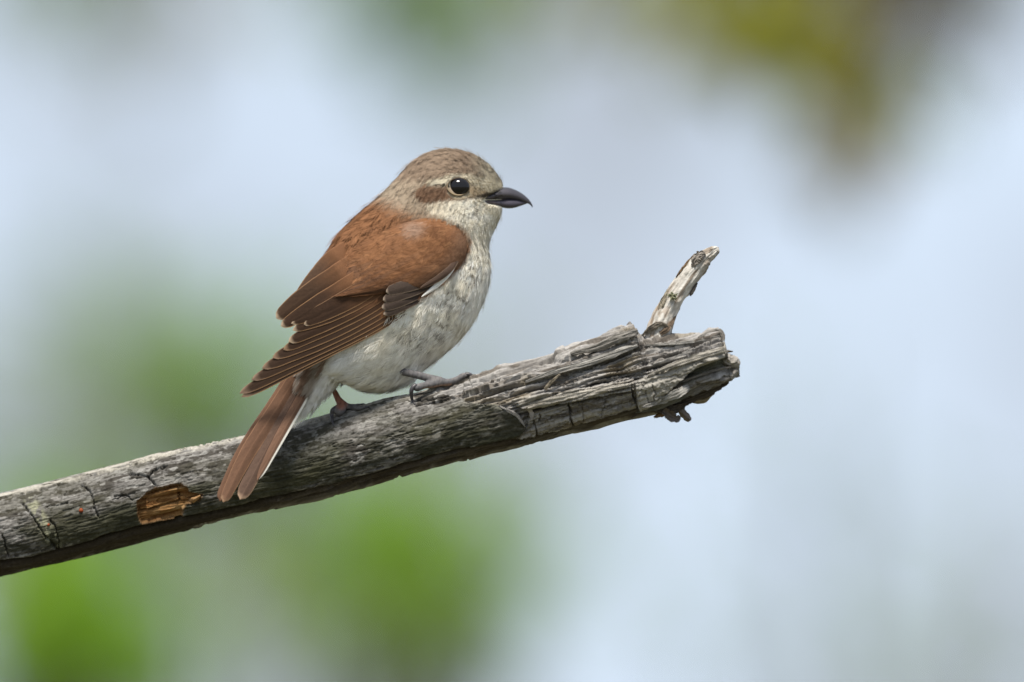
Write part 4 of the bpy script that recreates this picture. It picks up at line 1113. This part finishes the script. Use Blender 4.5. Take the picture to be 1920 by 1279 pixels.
# ---- wings
CV = np.array([[(808, 408), (760, 420), (718, 437), (684, 455), (658, 472), (640, 486)],
               [(836, 413), (794, 436), (748, 462), (710, 485), (680, 503), (658, 515)],
               [(860, 423), (824, 460), (778, 492), (732, 514), (702, 527), (682, 534)],
               [(874, 438), (852, 480), (816, 508), (772, 526), (738, 536), (705, 542)],
               [(878, 452), (864, 490), (838, 515), (805, 535), (770, 543), (738, 546)]], float)
nq_, np_ = 40, 70
rows = np.stack([crom(row, np_) for row in CV])                 # 5, np, 2
grid = np.stack([crom(rows[:, i], nq_) for i in range(np_)])    # np, nq, 2
qq = np.linspace(0, 1, nq_)[None]; pp = np.linspace(0, 1, np_)[:, None]
puff = (2.6 * np.sin(np.pi * np.clip(qq * .92 + .04, 0, 1)) ** .6 + .6) * (sstep(0, .12, pp) * .85 + .15) * (1 + .1 * pp)
BY_ = np.array([[body_y(x, y) if body_y(x, y) is not None else np.nan for x, y in row] for row in grid])
BY_ = np.where(np.isnan(BY_), np.nanmin(BY_), BY_)
CG = P(grid[..., 0], grid[..., 1], BY_ - puff * MM)
def mirrorV(V):
    x, y = unP(V); s = V.copy(); 
    yy = 2 * ysag(x) - V[..., 1]
    return P(x, y, yy)
SC = Surf(CG, False)
if SC.N[30, 20] @ np.array([0, 1, 0]) > 0: SC.N = -SC.N
PADB = BVHTree.FromPolygons([tuple(v) for v in CG.reshape(-1, 3)], [tuple(int(k) for k in q) for q in grid_q(np_, nq_)])
def skin_lat(px, py):
    """how far the covered flank stands off the middle plane (mm)"""
    a = P(px, py, -0.5); d = P(px, py, 0.5) - a; best = 0.0
    for b in (BVH, PADB):
        h = b.ray_cast(Vector(a), Vector(d / np.linalg.norm(d)), 2.0)
        if h[0] is not None: best = max(best, (float(ysag(px)) - h[0].y) / MM)
    return best
def body_lat(px, py):
    v = body_y(px, py)
    return -1.0 if v is None else (float(ysag(px)) - v) / MM
def pad_lat(px, py):
    a = P(px, py, -0.5); d = P(px, py, 0.5) - a
    h = PADB.ray_cast(Vector(a), Vector(d / np.linalg.norm(d)), 2.0)
    return -1.0 if h[0] is None else (float(ysag(px)) - h[0].y) / MM
def wing_field(px, py):
    """stand-off of the folded flight feathers, one smooth sheet (mm)"""
    ax, ay = 450 - 760, 742 - 560; ln = math.hypot(ax, ay); ax, ay = ax / ln, ay / ln
    tau = ((px - 760) * ax + (py - 560) * ay) / ln
    up = (py - 560) * ax - (px - 760) * ay             # distance above the lower edge, px
    return float(np.interp(tau, [-.3, 0, .2, .45, .7, 1], [25.6, 25.6, 25.2, 23, 19.6, 16.5])) - max(0.0, up - 45) ** 2 * .0007
def covert_color(px, py):
    c = np.zeros(np.shape(px) + (3,)) + np.array([0.215, 0.102, 0.05])
    c = mixc(c, (0.165, 0.078, 0.040), sstep(.45, .68, fbm(px / 22, py / 12, 521, 3)) * .8)
    c = mixc(c, (0.29, 0.145, 0.072), sstep(.55, .7, fbm(px / 14, py / 10, 522, 3)) * .6)
    c = mixc(c, (0.16, 0.095, 0.062), sstep(34, 8, seg_dist(px, py, [(872, 440), (868, 470), (850, 505), (810, 540)])) * .75)
    c = mixc(c, (0.33, 0.235, 0.18), sstep(24, 5, np.hypot((px - 775) / 1.3, py - 433)) * .7)
    wa = -(px * .862 - py * .506); wc = px * .506 + py * .862
    rear = sstep(-42, 4, (px - 645) * -.38 + (py - 505) * .92) * sstep(800, 740, px)
    c = mixc(c, (0.10, 0.056, 0.037), rear * sstep(.40, .56, fbm(wa / 60, wc / 4, 523, 2)) * .9)
    c = mixc(c, (0.15, 0.08, 0.048), sstep(.50, .62, fbm(wa / 45, wc / 5, 524, 2)) * sstep(440, 520, py) * .55)
    return c

def feather(name, ctl, hw, y_b, y_t, parent, base, edge, tip, layer, seed, both=True, bend=.5, shaftc=.8, e0=.80, tipround=.10, lowedge=True, white=None, mirror=False, camb=.5, bury=0.0, wingf=False, ruf=0.0):
    """one vane: ctl centre line (px, base to tip), half widths; edge colour along the lower margin"""
    nl = 46
    C = crom(np.column_stack([ctl, hw]), nl)
    t = np.linspace(0, 1, nl)
    w = C[:, 2] * np.sqrt(np.clip((1 - t) / tipround, 0, 1)).clip(0, 1) ** .8
    w = np.where(t > 1 - tipround, C[:, 2] * np.sqrt(np.clip(1 - ((t - (1 - tipround)) / tipround) ** 2, 0.0, 1)), C[:, 2])
    tg = np.gradient(C[:, :2], axis=0); tg /= np.linalg.norm(tg, axis=1)[:, None]
    nr = np.column_stack([-tg[:, 1], tg[:, 0]])
    if nr[nl // 2, 1] < 0: nr = -nr                         # e=+1 is the lower margin in the picture
    e = np.array([-1, -.9, -.75, -.5, -.25, -.06, 0, .06, .3, .55, .72, .8, .86, .92, .97, 1.0])
    T_, E = np.meshgrid(t, e, indexing='ij')
    rr = 1 + .05 * (fbm(T_ * 14, E * 0 + np.sign(E), seed, 2) - .5)
    X = C[:, 0:1] + nr[:, 0:1] * E * w[:, None] * rr; Y = C[:, 1:2] + nr[:, 1:2] * E * w[:, None] * rr
    if wingf:
        yl = np.array([wing_field(x, y) for x, y in C[:, :2]]) - layer * .2
        pl = np.array([pad_lat(x, y) for x, y in C[:, :2]])
        yl = np.where(pl > 0, np.minimum(yl, pl - .7), yl)
        if bury:
            sb = np.array([body_lat(x, y) for x, y in C[:, :2]]) - 1.4
            g = sstep(0, bury, t); yl = np.where(sb > 0, lerp(np.minimum(sb, yl), np.maximum(yl, sb + 2.2), g), yl)
        yl = np.convolve(np.pad(yl, 3, mode='edge'), np.ones(7) / 7, 'valid')
        yl = np.where(pl > 0, np.minimum(yl, pl - .5), yl)
        lat = yl[:, None] + 0 * E
    elif bury:
        sb = skin_lat(*ctl[0]) - 1.2; y_b = max(y_b, skin_lat(*ctl[1]) + .5)
        yline = np.interp(t, [0, bury, 1], [sb, lerp(y_b, y_t, bury), y_t])
        lat = np.convolve(np.pad(yline, 4, mode='edge'), np.ones(9) / 9, 'valid')[:, None] - layer * .33
    else:
        lat = lerp(y_b, y_t, T_ ** .9) - layer * .33
    lat = lat + camb * (1 - E ** 2) * (1 - .5 * T_) + .10 * (fbm(T_ * 6, E * 2, seed + 1, 2) - .5)
    depth = ysag(X) - lat * MM
    if mirror: depth = ysag(X) + lat * MM
    Fr = P(X, Y, depth - .05 * MM); Bk = P(X, Y, depth + .07 * MM)
    c = np.zeros(X.shape + (3,)) + np.asarray(base)
    c = c * (0.70 + .40 * fbm(T_ * 46 - np.abs(E) * 7, np.sign(E) * 3, seed + 2, 2) + .22 * fbm(T_ * 5, E * 5, seed + 3, 2))[..., None]
    c = mixc(c, np.asarray(base) * 1.7, sstep(.09, .0, np.abs(E)) * .5 * shaftc)
    c = mixc(c, np.asarray(base) * .6, sstep(.5, .2, np.abs(E - .35)) * .35)
    if edge is not None:
        f = sstep(e0 - .05, e0 + .1, E) * (.75 + .25 * fbm(T_ * 20, E, seed + 4, 2))
        if both: f = np.maximum(f, sstep(.9, .99, -E) * .5)
        c = mixc(c, edge, f)
    if ruf: c = mixc(c, np.array([0.18, 0.086, 0.043]), sstep(.6, .2, T_ + .15 * (fbm(T_ * 3, E * 6, seed + 8, 2) - .5)) * ruf)
    if tip is not None:
        c = mixc(c, tip, sstep(1 - tipround * .45, 1, T_ + .02 * E ** 2) * .85)
    if white is not None:
        c = mixc(c, (0.80, 0.78, 0.72), sstep(white - .06, white + .06, E))
    n_ = X.size; nw = len(e)
    Q = np.vstack([grid_q(nl, nw)[:, ::-1], grid_q(nl, nw, base=n_)])
    rim = np.concatenate([np.arange(nw), np.arange(1, nl) * nw + nw - 1, (nl - 1) * nw + np.arange(nw - 2, -1, -1), np.arange(nl - 2, 0, -1) * nw]); r2 = np.roll(rim, -1)
    Q = np.vstack([Q, np.stack([rim, r2, r2 + n_, rim + n_], 1)])
    me = mesh_np(name, np.vstack([Fr.reshape(-1, 3), Bk.reshape(-1, 3)]), Q, None, np.vstack([c.reshape(-1, 3)] * 2))
    return link(name, me, M_feather, parent)

DB = (0.046, 0.026, 0.017); DBp = (0.052, 0.031, 0.021); BUF = (0.40, 0.235, 0.12); TIPB = (0.60, 0.46, 0.33); RUF = (0.30, 0.14, 0.06)
FL = [  # name, centre line, half widths, lateral base/tip (mm), base colour, edge, tip
    ('tertial', [(655, 462), (622, 488), (590, 522), (559, 556)], [14, 17, 15, 9], 17, 9, (0.10, 0.06, 0.04), BUF, TIPB),
    ('tertial', [(680, 478), (630, 517), (570, 558), (518, 597)], [15, 20, 19, 11], 20, 9, (0.068, 0.04, 0.026), BUF, TIPB),
    ('tertial', [(700, 500), (645, 540), (585, 577), (527, 612)], [14, 17, 16, 9], 22, 10, (0.052, 0.03, 0.02), (0.52, 0.29, 0.13), TIPB),
    ('secondary', [(722, 510), (665, 548), (605, 581), (546, 607)], [12, 14, 12, 6], 23, 11, DB, BUF, TIPB),
    ('secondary', [(730, 517), (675, 556), (615, 588), (570, 609)], [12, 13, 11, 6], 23, 12.5, DB, BUF, TIPB),
    ('secondary', [(735, 525), (680, 562), (615, 594), (549, 619)], [12, 13, 12, 7], 23.4, 12, DB, BUF, TIPB),
    ('secondary', [(740, 533), (685, 570), (615, 606), (541, 641)], [12, 13, 13, 9], 23.6, 12.5, DB, BUF, TIPB),
    ('secondary', [(745, 541), (690, 578), (615, 616), (531, 656)], [12, 13, 12, 8], 23.8, 13, DB, BUF, (0.4, .26, .16)),
    ('primary', [(750, 549), (695, 585), (610, 629), (511, 671)], [12, 13, 13, 9], 24, 13, DBp, BUF, (0.36, .24, .16)),
    ('primary', [(753, 557), (695, 595), (605, 641), (491, 691)], [12, 13, 13, 9], 24.2, 13.5, DBp, BUF, (0.34, .23, .16)),
    ('primary', [(756, 565), (695, 604), (600, 653), (471, 713)], [12, 13, 12, 9], 24.4, 14, DBp, BUF, (0.32, .22, .16)),
    ('primary', [(757, 573), (695, 612), (595, 663), (449, 738)], [12, 13, 12, 9], 24.6, 14, DBp, BUF, (0.32, .22, .16)),
    ('primary', [(757, 580), (695, 618), (595, 669), (452, 745)], [11, 11, 11, 8], 24.7, 14, (0.045, 0.028, 0.02), BUF, (0.30, .21, .15)),
]
PCV = [('primary_covert', [(812, 520), (775, 533), (745, 541), (724, 548)], [11, 12, 11, 8], 26.5, 26.2),
       ('primary_covert', [(812, 528), (775, 543), (742, 555), (718, 563)], [11, 12, 11, 8], 26.5, 26.2),
       ('primary_covert', [(812, 537), (775, 553), (742, 568), (716, 578)], [11, 12, 11, 8], 26.5, 26.2),
       ('primary_covert', [(812, 545), (775, 563), (745, 578), (719, 590)], [10, 10, 10, 7], 26.5, 26.0)]
def make_wing(mirror):
    w = empty('wing', P(850, 470, float(ysag(850)) - (0 if mirror else 20 * MM)), bird)
    V = CG.reshape(-1, 3); Q = grid_q(np_, nq_)
    cx_, cy_ = unP(V)
    if mirror: V = mirrorV(V)
    link('covert_pad', mesh_np('covert_pad', V, Q, None, covert_color(cx_, cy_)), M_skin, w)
    V, c, d = plumage(SC, 1700 if not mirror else 700, lambda G: np.interp(unP(G)[0], [600, 700, 800, 880], [15, 14, 12, 8]) * MM, covert_color, lambda x, y, nr, r: np.ones(len(x), bool), 531, nb=44, lift=(.0, .42), bw=.28, vary=.09)
    if mirror: V = mirrorV(V)
    # darker centres and warm fringes give the rows of coverts
    e = np.abs(d['B']) / d['W'][:, None, None]
    dk = sstep(.5, .0, e) * sstep(.3, .9, d['tf']) * d['r'].uniform(0, .45, (d['n'], 1, 1)) * sstep(480, 540, d['py'])[:, None, None]
    c = c * (1 - dk[..., None] * np.array([.8, .8, .7]))
    fr = sstep(.95, 1.15, d['tf'] + .2 * e ** 2)[..., None] * .35
    c = c + (np.array([0.30, 0.15, 0.072]) - c) * fr * (d['r'].random((d['n'], 1, 1, 1)) < .5)
    link('plumage', barbs_mesh([(V, c)]), M_plume, w, kind='stuff')
    for i, (nm, ctl, hw, yb, yt, bc_, ed, tp) in enumerate(FL):
        feather(nm, ctl, hw, yb + 2.6, yt + 2.2, w, bc_, ed, tp, i * .9, 600 + i * 7, mirror=mirror, e0=.88, ruf=.95 if i < 3 else (.6 if i < 7 else .15), camb=.3 if i < 3 else .12, bury=.22 if i < 3 else 0.0, wingf=True)
    for i, (nm, ctl, hw, yb, yt) in enumerate(PCV):
        feather(nm, ctl, hw, yb + 1.0, yt + 1.2, w, (0.058, 0.042, 0.034), (0.24, 0.18, 0.13), (0.34, .27, .21), i * .9, 760 + i * 7, mirror=mirror, e0=.88, tipround=.2, bury=.5)
    feather('white_covert', [(856, 492), (840, 514), (818, 536), (790, 557)], [2.5, 5, 4.5, 1.5], 24.5, 25.0, w, (0.80, 0.79, 0.75), None, None, 0, 800, mirror=mirror, bury=.3)
    feather('dark_covert', [(862, 478), (845, 503), (820, 523), (787, 541)], [4, 6, 6, 2.5], 25.2, 26.2, w, (0.06, 0.038, 0.028), (0.30, 0.22, 0.15), None, 0, 807, mirror=mirror, e0=.86, bury=.4)
make_wing(False); make_wing(True)

# ---- tail
tail = empty('tail', P(585, 700, float(ysag(585))), bird)
TB = (0.135, 0.074, 0.047)
def tl(px0, off): return off
TF = [([(572, 678), (519, 765), (464, 850), (418, 942)], [12, 15, 14.5, 9], 2.0, 17.5, TB, (0.36, 0.2, 0.11), (.42, .27, .17), 0, .06, None),
      ([(586, 680), (541, 765), (495, 850), (450, 937)], [11, 15, 15.5, 12.5], 2.0, 16.5, (0.105, 0.066, 0.049), (0.30, .20, .13), (.46, .32, .22), 1.5, .09, None),
      ([(598, 690), (563, 752), (522, 825), (482, 901)], [9, 11, 10, 6], 2.5, 15.8, (0.15, 0.085, 0.056), None, None, 3.0, .12, .66),
      ([(566, 678), (512, 765), (456, 852), (412, 940)], [12, 15, 15, 11], 1.0, 15.8, TB, None, None, 4, .06, None)]
for i, (ctl, hw, yb, yt, bc_, ed, tp, ly, tr, wh) in enumerate(TF):
    feather('tail_feather', ctl, hw, yb, yt, tail, bc_, ed, tp, ly * .6, 900 + i * 9, tipround=tr, e0=.9, white=wh, camb=.7, shaftc=1.7)
for i, (ctl, hw, yb, yt, bc_, ed, tp, ly, tr, wh) in enumerate(TF[:3]):   # the far half of the tail, beneath
    feather('tail_feather', [(x - 2, y - 6) for x, y in ctl], [h * .8 for h in hw], -yb * .4, yt - 3.4, tail, bc_, ed, tp, 4 + ly * .6, 940 + i * 9, tipround=tr, e0=.9, camb=.7)
